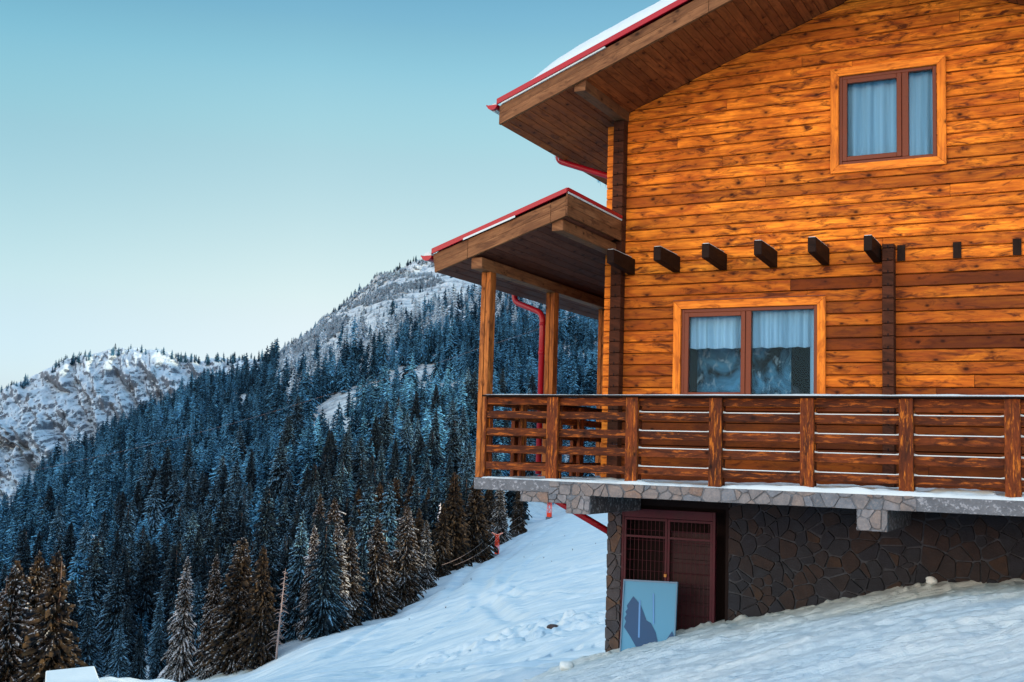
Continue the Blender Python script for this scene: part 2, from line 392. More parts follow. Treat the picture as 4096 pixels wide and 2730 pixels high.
# ================================================================== GROUND (one sheet, heights in metres over plan position)
COLS = {
 0:    [(20, 3150), (40, 3000), (60, 3150), (90, 3230), (170, 2870)],
 200:  [(20, 3050), (36, 2745), (41, 2672), (46, 2668), (54, 2830), (90, 3180), (170, 2830)],
 500:  [(20, 3000), (34, 2745), (40, 2666), (48, 2660), (58, 2790), (90, 2990), (172, 2740)],
 750:  [(20, 2990), (34, 2745), (41, 2672), (50, 2668), (62, 2735), (110, 2760), (172, 2692)],
 900:  [(20, 2970), (36, 2770), (60, 2712), (100, 2700), (165, 2668)],
 1080: [(20, 2960), (34, 2760), (60, 2700), (100, 2670), (158, 2640)],
 1300: [(20, 2950), (32, 2750), (60, 2680), (100, 2620), (163, 2535)],
 1600: [(20, 2930), (30, 2760), (50, 2690), (90, 2600), (140, 2500), (193, 2425)],
 1830: [(20, 2910), (28, 2720), (48, 2650), (85, 2540), (135, 2440), (200, 2330), (235, 2275)],
 2000: [(20, 2890), (28, 2690), (48, 2610), (85, 2490), (135, 2380), (200, 2290), (290, 2175)],
 2200: [(20, 2880), (28, 2660), (48, 2570), (85, 2440), (135, 2330), (200, 2230), (360, 2060)],
 2450: [(20, 2860), (28, 2630), (48, 2530), (85, 2390), (135, 2270), (200, 2165), (300, 2040), (420, 1930)],
 3000: [(20, 2800), (28, 2600), (48, 2450), (85, 2300), (135, 2180), (200, 2080), (300, 1960), (420, 1850)],
}
RIDGE = {0: (620, 2075), 300: (650, 1870), 600: (700, 1690), 750: (740, 1600), 950: (800, 1540), 1060: (820, 1490), 1110: (830, 1402), 1220: (860, 1312),
         1306: (880, 1250), 1393: (900, 1182), 1480: (920, 1106), 1567: (935, 1056), 1671: (950, 1022), 1800: (960, 995), 2000: (970, 965), 2400: (1000, 930), 3000: (1000, 900)}
LD = np.log(np.concatenate([np.geomspace(16, 3500, 420)]))
rk = sorted(RIDGE); cks = sorted(COLS)
def col_profile(x):
    # near rows interpolated between neighbouring columns
    hz = horizon(x)
    def rows(c):
        a = COLS[c]; h = horizon(c)
        return np.log([p[0] for p in a]), np.array([.31 - (p[1] - h) / F * p[0] for p in a])
    xc = min(max(x, cks[0]), cks[-1]); i = max(0, min(len(cks) - 2, int(np.searchsorted(cks, xc, side='right')) - 1)); c0, c1 = cks[i], cks[i + 1]; t = (xc - c0) / (c1 - c0)
    l0, z0 = rows(c0); l1, z1 = rows(c1)
    dend = math.exp(l0[-1] * (1 - t) + l1[-1] * t); zend = z0[-1] * (1 - t) + z1[-1] * t
    zz = np.interp(LD, l0, z0) * (1 - t) + np.interp(LD, l1, z1) * t
    dr = np.interp(xc, rk, [RIDGE[k][0] for k in rk]); yr = np.interp(xc, rk, [RIDGE[k][1] for k in rk])
    zr = .31 - (yr - horizon(xc)) / F * dr
    yend = horizon(xc) + (.31 - zend) / dend * F
    s = np.clip((LD - math.log(dend)) / (math.log(dr) - math.log(dend)), 0, 1)
    yy = yend + (yr - yend) * s
    zf = .31 - (yy - horizon(xc)) / F * np.exp(LD)
    zz = np.where(LD > math.log(dend), zf, zz)
    back = np.clip((np.exp(LD) - dr) / 330, 0, 1); back = back * back * (3 - 2 * back)
    zback = -95 if xc < 1000 else -95 + (xc - 1000) * .03
    zz = np.where(np.exp(LD) > dr, zr + (zback - zr) * back, zz)
    k = np.exp(-np.linspace(-2, 2, 9) ** 2); k /= k.sum()
    zz = np.convolve(np.pad(zz, 4, mode='edge'), k, mode='valid')
    return zz
TX = np.linspace(-400, 3100, 176)
TZ = np.array([col_profile(x) for x in TX])
for _ in range(2): TZ[1:-1] = (TZ[:-2] + TZ[1:-1] * 2 + TZ[2:]) / 4
AX = np.array([-40, -12, -9, -7.4, -6.1, -5.75, -5.45, -4.77, -4.06, -3.2, -2.36, -1.82, -1.17, -.81, 2, 8])
AZ = np.array([-15, -5.6, -3.9, -2.95, -2.32, -2.20, -2.09, -1.84, -1.60, -1.385, -1.165, -1.038, -.905, -.862, -.25, 1.0])
SW = ([-40, -5, 6, 15, 24, 32, 42, 70, 85, 110, 150, 200, 300, 400, 600, 950, 1400], [-1, 3, 11, 11, 4, -6.0, -7.0, -8.6, -11.4, -13.0, -15.4, -17.2, -14, 20, 92, 190, 150])  # unseen hill crest to the right, shaped to set where shade falls
CATS = [tuple(tuple(at(*q)[:2]) for q in pr) for pr in (((1560, 2690, 50), (2560, 2500, 47)), ((1580, 2640, 62), (2560, 2440, 60)), ((1180, 2640, 88), (1560, 2570, 74)))]
r9 = random.Random(4)
SKI = [(r9.uniform(-4.5, 0), r9.uniform(-6, -1.2), r9.choice([.45, .6, .75, -.35, .2]) + r9.uniform(-.1, .1), r9.uniform(-.03, .03), r9.uniform(.035, .07), r9.uniform(.012, .03)) for _ in range(26)]
RUTS = [(tuple(at(*a)[:2]), tuple(at(*b)[:2]), w_, dp_) for a, b, w_, dp_ in (((2260, 2060, 330), (1800, 2400, 170), 1.1, .40), ((2300, 2080, 320), (1950, 2420, 120), .9, .30), ((2330, 2120, 260), (2080, 2500, 80), .7, .25), ((1760, 2420, 180), (1300, 2600, 110), .9, .30), ((2380, 2200, 170), (1500, 2600, 90), .6, .22), ((2000, 2300, 210), (2400, 2330, 100), .7, .25), ((1900, 2600, 60), (1100, 2690, 70), .5, .18), ((2400, 2380, 75), (1900, 2560, 66), .35, .16))]
CHURN = at(2240, 2470, 66)[:2]
def ground(X, Y, detail=True):
    X = np.asarray(X, float); Y = np.asarray(Y, float)
    dx = X - CAM[0]; dy = Y - CAM[1]; l = dx * RT[0] + dy * RT[1]; wv = dx * VW[0] + dy * VW[1]; d = np.hypot(dx, dy)
    px = np.where(wv > .05 * d, CX + F * l / np.maximum(wv, .05 * d + 1e-6), np.where(l > 0, 3100, -400)); px = np.clip(px, -400, 3100)
    fi = (px - TX[0]) / (TX[1] - TX[0]); i = np.clip(fi.astype(int), 0, len(TX) - 2); fx = fi - i
    fj = np.clip((np.log(np.maximum(d, 16)) - LD[0]) / (LD[1] - LD[0]), 0, len(LD) - 1.001); j = fj.astype(int); fy = fj - j
    zt = (TZ[i, j] * (1 - fy) + TZ[i, j + 1] * fy) * (1 - fx) + (TZ[i + 1, j] * (1 - fy) + TZ[i + 1, j + 1] * fy) * fx
    zt = zt - np.maximum(zt - 60, 0) * .85 * np.clip((l / np.maximum(wv, 1) - .75) / .35, 0, 1) * (l > 0)
    zn = np.interp(X, AX, AZ) + .06 * np.minimum(Y, 0) + np.where(Y > .3, 0, 0)
    zn = np.where(Y < -13, np.interp(X, [-30, -8, 8, 30], [-6, -3, -.6, 2]) * .3 + zn * .7 if False else zn, zn)
    b = np.clip((d - 14.5) / 7.0, 0, 1); b = b * b * (3 - 2 * b)
    fr = np.clip((wv + 5) / 15, 0, 1)
    z = zn * (1 - b) + b * (zt * fr + np.clip(zn, -12, 3) * (1 - fr))
    crest = np.interp(wv, *SW); L = 60 + .5 * np.maximum(wv, 0)
    cz = crest + .2 * L
    l0 = .235 * np.maximum(wv, 0) + 12
    k = np.clip((l - l0) / (L - l0), 0, 1) ** 2
    z = z + k * (np.maximum(cz, z) - z)
    if detail:
        far = np.clip((d - 120) / 400, 0, 1); mid = np.clip((d - 18) / 30, 0, 1) * (1 - far)
        near = 1 - np.clip((d - 16) / 20, 0, 1)
        z = z + far * (fbm(X / 70, Y / 70, 5) * 5.0 + fbm(X / 14, Y / 14, 3) * 2.2) + mid * (fbm(X / 9, Y / 9, 4) * .25)
        u = X * .80 + Y * .60; v = -X * .60 + Y * .80
        z = z + near * (fbm(u / 1.9, v / .6, 3) * .055 + fbm(X / .09, Y / .09, 3) * .020 + fbm(X / .4 + 3, Y / .4, 3) * .012 - np.maximum(0, np.abs(fbm(u / 4.0 + 5, v / .22, 2)) - .15) * .09 + np.maximum(0, fbm(X / .11 + 9, Y / .11, 2) - .36) * .08 * np.clip((Y + 1.2) / 1.0, .25, 1))
        for (x0_, y0_, a_, c_, w_, dp_) in SKI:
            ex, ey = math.cos(a_), math.sin(a_); s_ = (X - x0_) * ex + (Y - y0_) * ey; q_ = -(X - x0_) * ey + (Y - y0_) * ex + c_ * s_ * s_
            z = z + near * (-dp_ * np.exp(-(q_ / w_) ** 2) + dp_ * .5 * np.exp(-((np.abs(q_) - 1.8 * w_) / w_) ** 2)) * np.clip(1.2 - np.abs(s_) / 5, 0, 1)
        for (pa, pb, wd_, dp_) in RUTS:
            pa_, pb_ = np.array(pa), np.array(pb); L_ = np.hypot(*(pb_ - pa_)); e_ = (pb_ - pa_) / L_
            s_ = (X - pa_[0]) * e_[0] + (Y - pa_[1]) * e_[1]; q_ = -(X - pa_[0]) * e_[1] + (Y - pa_[1]) * e_[0] + L_ * .05 * np.sin(s_ / L_ * math.pi)
            z = z + np.clip(s_ / 8, 0, 1) * np.clip((L_ - s_) / 8, 0, 1) * (-dp_ * np.exp(-(q_ / wd_) ** 2) + dp_ * .6 * np.exp(-((np.abs(q_) - 1.9 * wd_) / wd_) ** 2))
        rg = np.exp(-(((X - CHURN[0]) / 9) ** 2 + ((Y - CHURN[1]) / 9) ** 2)); z = z + rg * fbm(X / 1.3, Y / 1.3, 4) * 1.1
        # groomer tracks on the piste
        tr = np.clip((d - 22) / 8, 0, 1) * np.clip((260 - d) / 100, 0, 1)
        z = z + tr * (fbm(X / 7 + 2, Y / 7, 4) * .55 - np.maximum(0, np.abs(fbm(u / 25 + 2, v / 1.1, 2)) - .22) * .5 + fbm(X / 3.2, Y / 3.2, 4) * .35 * np.clip((90 - d) / 50, 0, 1) + fbm(X / .9, Y / .9, 3) * .14 * np.clip((60 - d) / 25, 0, 1))
        for (pa, pb) in CATS:
            pa_, pb_ = np.array(pa), np.array(pb); L_ = np.hypot(*(pb_ - pa_)); e_ = (pb_ - pa_) / L_
            s_ = (X - pa_[0]) * e_[0] + (Y - pa_[1]) * e_[1]; q_ = -(X - pa_[0]) * e_[1] + (Y - pa_[1]) * e_[0] + 1.2 * np.sin(s_ / 9)
            m_ = np.clip((.62 - np.abs(q_)) / .12, 0, 1) * np.clip(s_ / 3, 0, 1) * np.clip((L_ - s_) / 3, 0, 1)
            z = z + m_ * (-.12 + .11 * np.sign(np.sin(s_ * 2 * math.pi / .95)))
        cr_ = np.clip((d - np.interp(px, [1060, 1150, 1500, 2000], [9999, 800, 850, 880])) / 30, 0, 1) * np.clip((1060 - d) / 40, 0, 1)
        z = z + cr_ * (fbm(X / 24, Y / 24, 5, .6) * 9 + np.abs(fbm(X / 10 + 4, Y / 10, 3)) * 6 - 2)
    return z
# polar grid round the photographer, fine inside the frame
th = np.concatenate([np.linspace(-math.pi, R_(-27.5), 60)[:-1], np.linspace(R_(-27.5), R_(27), 620), np.linspace(R_(27), math.pi, 70)[1:]])
dd = np.concatenate([[.05, .6, 1.4, 2.4], np.linspace(3.2, 6.5, 26), np.linspace(6.5, 15.5, 250)[1:], np.linspace(15.5, 22, 44)[1:], np.geomspace(22, 72, 250)[1:], np.geomspace(72, 160, 170)[1:], np.geomspace(160, 720, 120)[1:], np.linspace(720, 1040, 150)[1:], [1100], [1300, 1700, 2300, 3400]])
TH, DD = np.meshgrid(th, dd, indexing='ij')
GX = CAM[0] + DD * (np.sin(TH) * RT[0] + np.cos(TH) * VW[0]); GY = CAM[1] + DD * (np.sin(TH) * RT[1] + np.cos(TH) * VW[1])
GZ = ground(GX, GY)
def grid_obj(name, X, Y, Z, mat, wrap=False):
    n, m = X.shape; V = np.stack([X, Y, Z], -1).reshape(-1, 3)
    i, j = np.meshgrid(np.arange(n - 1), np.arange(m - 1), indexing='ij'); a = (i * m + j).ravel()
    Fc = np.stack([a, a + m, a + m + 1, a + 1], -1)
    me = bpy.data.meshes.new(name); me.vertices.add(len(V)); me.vertices.foreach_set('co', V.ravel().astype(np.float32))
    me.loops.add(Fc.size); me.loops.foreach_set('vertex_index', Fc.ravel().astype(np.int32))
    me.polygons.add(len(Fc)); me.polygons.foreach_set('loop_start', np.arange(0, Fc.size, 4, dtype=np.int32))
    me.polygons.foreach_set('use_smooth', np.ones(len(Fc), bool)); me.update(); me.validate()
    me.materials.append(mat); o = bpy.data.objects.new(name, me); COL.objects.link(o); return o, me
def ground_mat():
    m, t, bs = newmat('snow_ground')
    g = N(t, 'ShaderNodeNewGeometry'); o = g.outputs['Position']
    cn = N(t, 'ShaderNodeVectorMath', operation='DISTANCE'); t.links.new(o, cn.inputs[0]); cn.inputs[1].default_value = tuple(CAM)
    dist = cn.outputs['Value']
    far = mapr(t, dist, 300, 520)
    rot = N(t, 'ShaderNodeMapping'); rot.inputs['Rotation'].default_value = (0, 0, R_(-37)); t.links.new(o, rot.inputs['Vector'])
    fine = noise(t, o, 26, 7, .78); strk = noise(t, mapping(t, rot.outputs[0], (.7, 5, 2)), 1.0, 5, .6, .7); mid = noise(t, o, 1.4, 6, .65, .3)
    midf = noise(t, mapping(t, rot.outputs[0], (.12, .8, .3)), 1.0, 6, .65, .4)
    c = mixc(t, mapr(t, strk, .3, .7), tuple(v * .93 for v in SN), SN)
    # wind-scoured icy patches
    ice = noise(t, mapping(t, rot.outputs[0], (.5, 1.6, 1)), .30, 5, .62, .8)
    c = mixc(t, math_n(t, 'MULTIPLY', mapr(t, ice, .48, .60), .55), c, (SN[0] * .60, SN[1] * .74, SN[2] * .86))
    # thin rocks and scrub showing far up the slope
    sp = N(t, 'ShaderNodeSeparateXYZ'); t.links.new(g.outputs['True Normal'], sp.inputs[0])
    big = noise(t, o, .13, 9, .78)
    rf = math_n(t, 'MULTIPLY', far, mapr(t, big, .47, .60))
    c = mixc(t, math_n(t, 'MULTIPLY', rf, .8), c, (.10, .13, .15))
    # dirty scraped patch on the piste
    t.links.new(c, bs.inputs['Base Color']); bs.inputs['Roughness'].default_value = .6; bs.inputs['Specular IOR Level'].default_value = .35
    h1 = math_n(t, 'ADD', math_n(t, 'MULTIPLY', fine, 1.2), math_n(t, 'ADD', strk, mid))
    b1 = N(t, 'ShaderNodeBump'); b1.inputs['Strength'].default_value = .55; b1.inputs['Distance'].default_value = .045; t.links.new(h1, b1.inputs['Height'])
    b2 = N(t, 'ShaderNodeBump'); b2.inputs['Strength'].default_value = .5; b2.inputs['Distance'].default_value = .30; t.links.new(midf, b2.inputs['Height']); t.links.new(b1.outputs[0], b2.inputs['Normal'])
    b3 = N(t, 'ShaderNodeBump'); b3.inputs['Distance'].default_value = 3.0; t.links.new(big, b3.inputs['Height']); t.links.new(b2.outputs[0], b3.inputs['Normal']); t.links.new(math_n(t, 'MULTIPLY', far, .9), b3.inputs['Strength'])
    t.links.new(b3.outputs[0], bs.inputs['Normal'])
    return m
gobj, _ = grid_obj('snow_ground', GX, GY, GZ, ground_mat())
tag(gobj, 'blue-white snow of the ski slope and hillside', kind='structure')

# distant peak
PEAK = [(-400, 1640), (0, 1582), (51, 1560), (92, 1547), (122, 1522), (194, 1492), (255, 1462), (357, 1436), (433, 1418), (561, 1412), (637, 1420), (765, 1441), (800, 1455), (841, 1447), (1020, 1446), (1066, 1436), (1300, 1400), (1700, 1330), (2100, 1300), (2600, 1280)]  # hidden right-hand end kept high to cast shade on the peak
px_ = np.linspace(-400, 2600, 620); tt = np.linspace(0, 1.12, 230)
PXX, TT = np.meshgrid(px_, tt, indexing='ij')
ytop = np.interp(PXX, [p[0] for p in PEAK], [p[1] for p in PEAK]); ybot = 2130.0
prof = np.clip(TT, 0, 1)
dP = 980 + 400 * prof ** .8
yP = ybot + (ytop - ybot) * prof
zP = .31 - (yP - (1749 + .03 * PXX)) / F * dP
over = np.clip(TT - 1, 0, 1) / .12; dP = dP + over * 120; zP = zP - over * over * 60
ang = (PXX - CX) / F; wv = dP / np.sqrt(1 + ang ** 2); lv = wv * ang
butt = np.abs(fbm(PXX / 150 + TT * 1.7 + 3, TT * 2.0, 4)); butt2 = fbm(PXX / 45 + TT * 3, TT * 7 + 4, 4); ledge = np.abs(fbm(PXX / 60, TT * 16 - PXX / 130, 4))
env = np.sin(np.clip(prof, 0, 1) * math.pi) ** .5
envx = np.clip(prof * 1.3, 0, 1)
disp = (butt - .25) * 95 + butt2 * 26 + ledge * 18 + fbm(PXX / 14, TT * 30, 3) * 7
wv = wv - disp * env * 1.0; zP = zP + env * (butt2 * 8 + ledge * 9) + (1 - env) * fbm(PXX / 25, TT * 9, 3) * 2.5
MX = CAM[0] + lv * RT[0] + wv * VW[0]; MY = CAM[1] + lv * RT[1] + wv * VW[1]
mobj, _ = grid_obj('mountain', MX, MY, zP, M['mountain'])
tag(mobj, 'rocky snow-covered peak beyond the forested slope', kind='structure')

exec_trees = True
# ================================================================== HOUSE
ZC = lambda k: 1.180 + .1455 * k            # log course joints
def soff(X): return 4.81 + .38 * ((X if X < -2.18 else -4.36 - X) + 5.421)
house = empty('chalet', (-2.2, 0, 0), 'two-storey orange log chalet with red-edged snowy roof and balcony', 'house')

def log_wall(name, x0, x1, z0, z1, y0, y1, mat, parent, openings=(), gable=False, tone=None):
    mb = MB(); k0 = math.floor((z0 - 1.18) / .1455)
    k = k0
    while ZC(k) < z1:
        za, zb = max(ZC(k), z0), min(ZC(k + 1), z1); 
        if zb - za < .02: k += 1; continue
        ivs = [(x0, x1)]
        for (a, b, c, d) in openings:
            if za < d - .03 and zb > c + .03:
                nv = []
                for (p, q) in ivs:
                    if b <= p or a >= q: nv.append((p, q)); continue
                    if a > p: nv.append((p, a))
                    if b < q: nv.append((b, q))
                ivs = nv
        for (p, q) in ivs:
            cuts = [p]
            if q - p > 2.6 and random.random() < .55: cuts.append(p + (q - p) * random.uniform(.25, .75))
            cuts.append(q)
            for a, b in zip(cuts[:-1], cuts[1:]):
                b_ = b if b == q else b - .004
                poly = [(a, za + .0038), (b_, za + .0038), (b_, zb - .0038), (a, zb - .0038)]
                if gable:
                    poly = clip(poly, -.38, 1, 4.81 + .38 * 5.421 - .002); poly = clip(poly, .38, 1, 4.81 + .38 * (-4.36 + 5.421) - .002)
                if len(poly) < 3: continue
                zm0, zm1 = min(z for _, z in poly), max(z for _, z in poly)
                if zm1 - zm0 < .015: continue
                inner = [(x, min(max(z, zm0 + .007), zm1 - .010)) for x, z in poly]
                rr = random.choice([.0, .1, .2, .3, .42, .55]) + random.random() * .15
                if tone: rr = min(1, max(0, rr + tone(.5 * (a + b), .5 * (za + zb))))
                jy = random.uniform(0, .004)
                mb.loft([(x, y0 + jy, z) for x, z in inner], [(x, y0 + .014, z) for x, z in poly], (1, 0, 0), rr)
                mb.loft([(x, y0 + .0145, z) for x, z in poly], [(x, y1, z) for x, z in poly], (1, 0, 0), rr)
        k += 1
    return mb.build(name, mat, parent)
UW = (-2.77, -1.66, 3.83, 4.925); LW = (-4.705, -3.01, 1.02, 2.165)
def tone(x, z):  # lower boards toned darker, upper ones lighter: shade put into the wood colour
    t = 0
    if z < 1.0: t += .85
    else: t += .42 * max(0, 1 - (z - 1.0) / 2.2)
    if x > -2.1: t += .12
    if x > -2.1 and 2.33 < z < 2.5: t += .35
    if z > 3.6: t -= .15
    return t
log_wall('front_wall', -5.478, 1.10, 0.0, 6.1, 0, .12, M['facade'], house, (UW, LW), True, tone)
MB().box(-5.47, 1.09, .10, .16, -.1, LW[2]).box(-5.47, LW[0], .10, .16, LW[2], 4.75).box(LW[1], 1.09, .10, .16, LW[2], UW[2]).box(LW[0], LW[1], .10, .16, LW[3], UW[2]).box(LW[0], UW[0], .10, .16, UW[2], 4.9).box(UW[1], .9, .10, .16, UW[2], 5.0).box(-4, -.3, .10, .16, 5.0, 5.35).build('wall_core', M['black'], house)
# log extension left of the corner (orange ends of the front logs)
log_wall('front_log_extension', -5.76, -5.626, 0, 4.64, 0, .12, M['casing'], house)
def crossing(x0, x1, z1, name):
    mb = MB(); k = math.floor(-1.18 / .1455); dummy = 0
    while ZC(k) < z1:
        za, zb = max(ZC(k), 0) + .002, min(ZC(k + 1), z1) - .002
        if zb - za > .03:
            y = -.14 + random.uniform(0, .006); rr = random.random()
            mb.loft([(x0 + .006, y, za + .005), (x1 - .006, y, za + .005), (x1 - .006, y, zb - .005), (x0 + .006, y, zb - .005)], [(x0, y + .01, za), (x1, y + .01, za), (x1, y + .01, zb), (x0, y + .01, zb)], (0, 1, 0), rr)
            mb.box(x0, x1, y + .0105, -.001, za, zb, (0, 1, 0), rr)
            mb.cur = 1; xm = (x0 + x1) / 2; mb.box(xm - .008, xm + .008, y - .0015, y + .01, za - .006, za + .028); mb.cur = 0
        k += 1
    mb.build(name, M['endgrain'], house, mat2=M['black'])
crossing(-5.626, -5.478, 4.66, 'corner_log_ends'); crossing(-2.25, -2.118, 2.83, 'partition_log_ends')
# side and rear walls (logs)
def side_wall(name, x0, x1):
    mb = MB(); k = math.floor(-1.18 / .1455); zt = 4.66
    while ZC(k) < zt:
        za, zb = max(ZC(k), 0) + .003, min(ZC(k + 1), zt) - .003
        if zb - za > .02: mb.box(x0, x1, .125, 7.9, za, zb, (0, 1, 0))
        k += 1
    mb.build(name, M['facade'], house)
side_wall('side_wall', -5.626, -5.478); side_wall('side_wall', 1.10, 1.248)
log_wall('rear_wall', -5.478, 1.10, 0, 6.1, 7.9, 8.0, M['facade'], house, (), True)

# windows
def frame_mb(x0, x1, z0, z1, t, y0, y1, mit=True):
    mb = MB()
    g = .0015
    for P in ([(x0, z1), (x1, z1), (x1 - t, z1 - t), (x0 + t, z1 - t)], [(x0, z0), (x0 + t, z0 + t), (x1 - t, z0 + t), (x1, z0)]):
        P = [(min(max(x, x0), x1), z) for x, z in P]; mb.prism(P, y0, y1, (1, 0, 0))
    for P in ([(x0, z0 + g), (x0 + t - g, z0 + t + g), (x0 + t - g, z1 - t - g), (x0, z1 - g)], [(x1, z0 + g), (x1, z1 - g), (x1 - t + g, z1 - t - g), (x1 - t + g, z0 + t + g)]):
        mb.prism(P, y0, y1, (0, 0, 1))
    return mb
def curtain(x0, x1, z0, z1, y, parent, amp=.022, wl=.13, seed=1, scallop=0):
    r2 = random.Random(seed); n = int((x1 - x0) / .012); X = np.linspace(x0, x1, n); ph = np.cumsum([r2.uniform(.5, 1.5) for _ in X]) * .012 / wl * 2 * math.pi
    me_v = []; fs = []; rows = 8
    for j in range(rows):
        t = j / (rows - 1)
        for i in range(n):
            zb = z0 + scallop * (math.sin(ph[i] * .5) * .5 + .5)
            me_v.append((X[i], y + amp * (.4 + .6 * (1 - t)) * math.sin(ph[i] + .4 * math.sin(t * 3)), zb + (z1 - zb) * t))
    for j in range(rows - 1):
        for i in range(n - 1): fs.append((j * n + i, j * n + i + 1, (j + 1) * n + i + 1, (j + 1) * n + i))
    me = bpy.data.meshes.new('curtain'); me.from_pydata(me_v, [], fs); me.materials.append(M['curtain']); me.polygons.foreach_set('use_smooth', [True] * len(fs))
    o = bpy.data.objects.new('curtain', me); COL.objects.link(o); o.parent = parent; o.matrix_parent_inverse = parent_world(parent).inverted(); return o
def window(xo0, xo1, zo0, zo1, x0, x1, z0, z1, m0, m1, label):
    """outer casing rectangle, frame rectangle, mullion; the left light has an opening sash"""
    fr = MB()
    t = .045
    fr.box(x0, x0 + t, .0, .07, z0, z1).box(x1 - t, x1, .0, .07, z0, z1).box(x0 + t, x1 - t, .0, .07, z1 - t, z1).box(x0 + t, x1 - t, .0, .07, z0, z0 + t).box(m0, m1, .0, .07, z0 + t, z1 - t)
    f = fr.build('window', M['frame'], house, .004); f['label'] = label
    frame_mb(xo0, xo1, zo0, zo1, .098, -.035, .012).build('casing', M['casing'], f, .003)
    s = .055; sx0, sx1, sz0, sz1 = x0 + t + .002, m0 - .002, z0 + t + .002, z1 - t - .002
    sash = MB().box(sx0, sx0 + s, -.012, .045, sz0, sz1).box(sx1 - s, sx1, -.012, .045, sz0, sz1).box(sx0 + s, sx1 - s, -.012, .045, sz0, sz0 + s).box(sx0 + s, sx1 - s, -.012, .045, sz1 - s, sz1)
    sash.build('sash', M['frame'], f, .004)
    MB().box(sx0 + s, sx1 - s, .02, .026, sz0 + s, sz1 - s).build('pane', M['glass'], f)
    MB().box(m1, x1 - t, .03, .036, z0 + t, z1 - t).build('pane', M['glass'], f)
    return f
uw = window(-2.86, -1.555, 3.735, 5.018, UW[0], UW[1], UW[2], UW[3], -2.045, -1.97, 'upper window with closed pale blue curtains')
curtain(-2.73, -1.69, 3.86, 4.90, .13, uw, amp=.035, wl=.17, seed=3)
lw = window(-4.80, -2.912, .94, 2.264, LW[0], LW[1], LW[2], LW[3], -3.88, -3.812, 'wide lower window with short white curtains and reflections')
curtain(-4.66, -3.05, 1.67, 2.14, .13, lw, amp=.03, wl=.11, seed=5, scallop=.012)
curtain(-3.13, -3.05, 1.06, 1.72, .15, lw, amp=.01, seed=8)
MB().box(-4.80, -2.912, -.05, -.0355, 2.266, 2.276).build('sill_flashing', M['frame'], lw)
def reflection_plane():  # blotched plane behind the lower window, reflections painted into its colour
    m, t, bs = newmat('reflection_paint'); o = N(t, 'ShaderNodeTexCoord').outputs['Object']
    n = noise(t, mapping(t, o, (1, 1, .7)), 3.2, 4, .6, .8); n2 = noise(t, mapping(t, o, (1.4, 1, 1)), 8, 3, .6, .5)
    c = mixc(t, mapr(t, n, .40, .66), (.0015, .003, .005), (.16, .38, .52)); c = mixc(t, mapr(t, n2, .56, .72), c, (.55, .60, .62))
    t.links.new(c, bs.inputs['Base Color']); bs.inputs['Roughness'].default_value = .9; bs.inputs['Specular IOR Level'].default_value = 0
    MB().box(-4.66, -3.45, .52, .54, .9, 1.86).build('painted_reflection', m, house)
# dark rooms behind the glass with painted reflections and an armchair
rm = MB(); rm.box(-5.4, -2.3, 2.9, 2.95, 0, 2.7); rm.box(-5.4, -2.3, .17, 2.9, .0, .02); rm.box(-5.42, -5.4, .17, 2.9, 0, 2.7); rm.box(-2.3, -2.28, .17, 2.9, 0, 2.7); rm.box(-5.4, -2.3, .17, 2.9, 2.7, 2.72)
rm.build('room', plain('room_wall', (.0012, .002, .003), .9), house)
reflection_plane()
rm = MB(); rm.box(-3.3, -1.2, 2.0, 2.05, 3.2, 5.0); rm.box(-3.3, -1.2, .2, 2, 3.2, 3.22); rm.build('room', plain('room_wall_upper', (.10, .13, .16), .9), house)
ch = MB()
pts = [(-3.62 + .30 * math.cos(a), .75, .95 + .34 * math.sin(a)) for a in np.linspace(0, math.pi, 13)]
ch.loft([(p[0], .7, p[2]) for p in pts], [(p[0], .95, p[2]) for p in pts]); 
armc = ch.build('armchair', plain('grey_upholstery', (.15, .15, .17), .9, 0, 12), None, .01); tag(armc, 'round-backed pale armchair behind the lower window', 'armchair')

# projecting joists over the balcony
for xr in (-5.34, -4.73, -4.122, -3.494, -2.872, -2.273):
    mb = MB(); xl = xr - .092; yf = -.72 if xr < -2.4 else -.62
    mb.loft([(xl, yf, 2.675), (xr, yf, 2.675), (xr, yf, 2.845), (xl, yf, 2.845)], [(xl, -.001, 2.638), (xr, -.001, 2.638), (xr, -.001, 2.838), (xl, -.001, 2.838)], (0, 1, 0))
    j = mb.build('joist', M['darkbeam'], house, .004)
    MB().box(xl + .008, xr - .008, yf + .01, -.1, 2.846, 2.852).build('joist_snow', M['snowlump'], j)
for xa in (-2.03 - .07, -1.495, -.875, -.25, .4): MB().box(xa, xa + .088, -.012, -.001, 2.642, 2.828, (0, 0, 1)).build('joist_stub', M['darkbeam'], house)

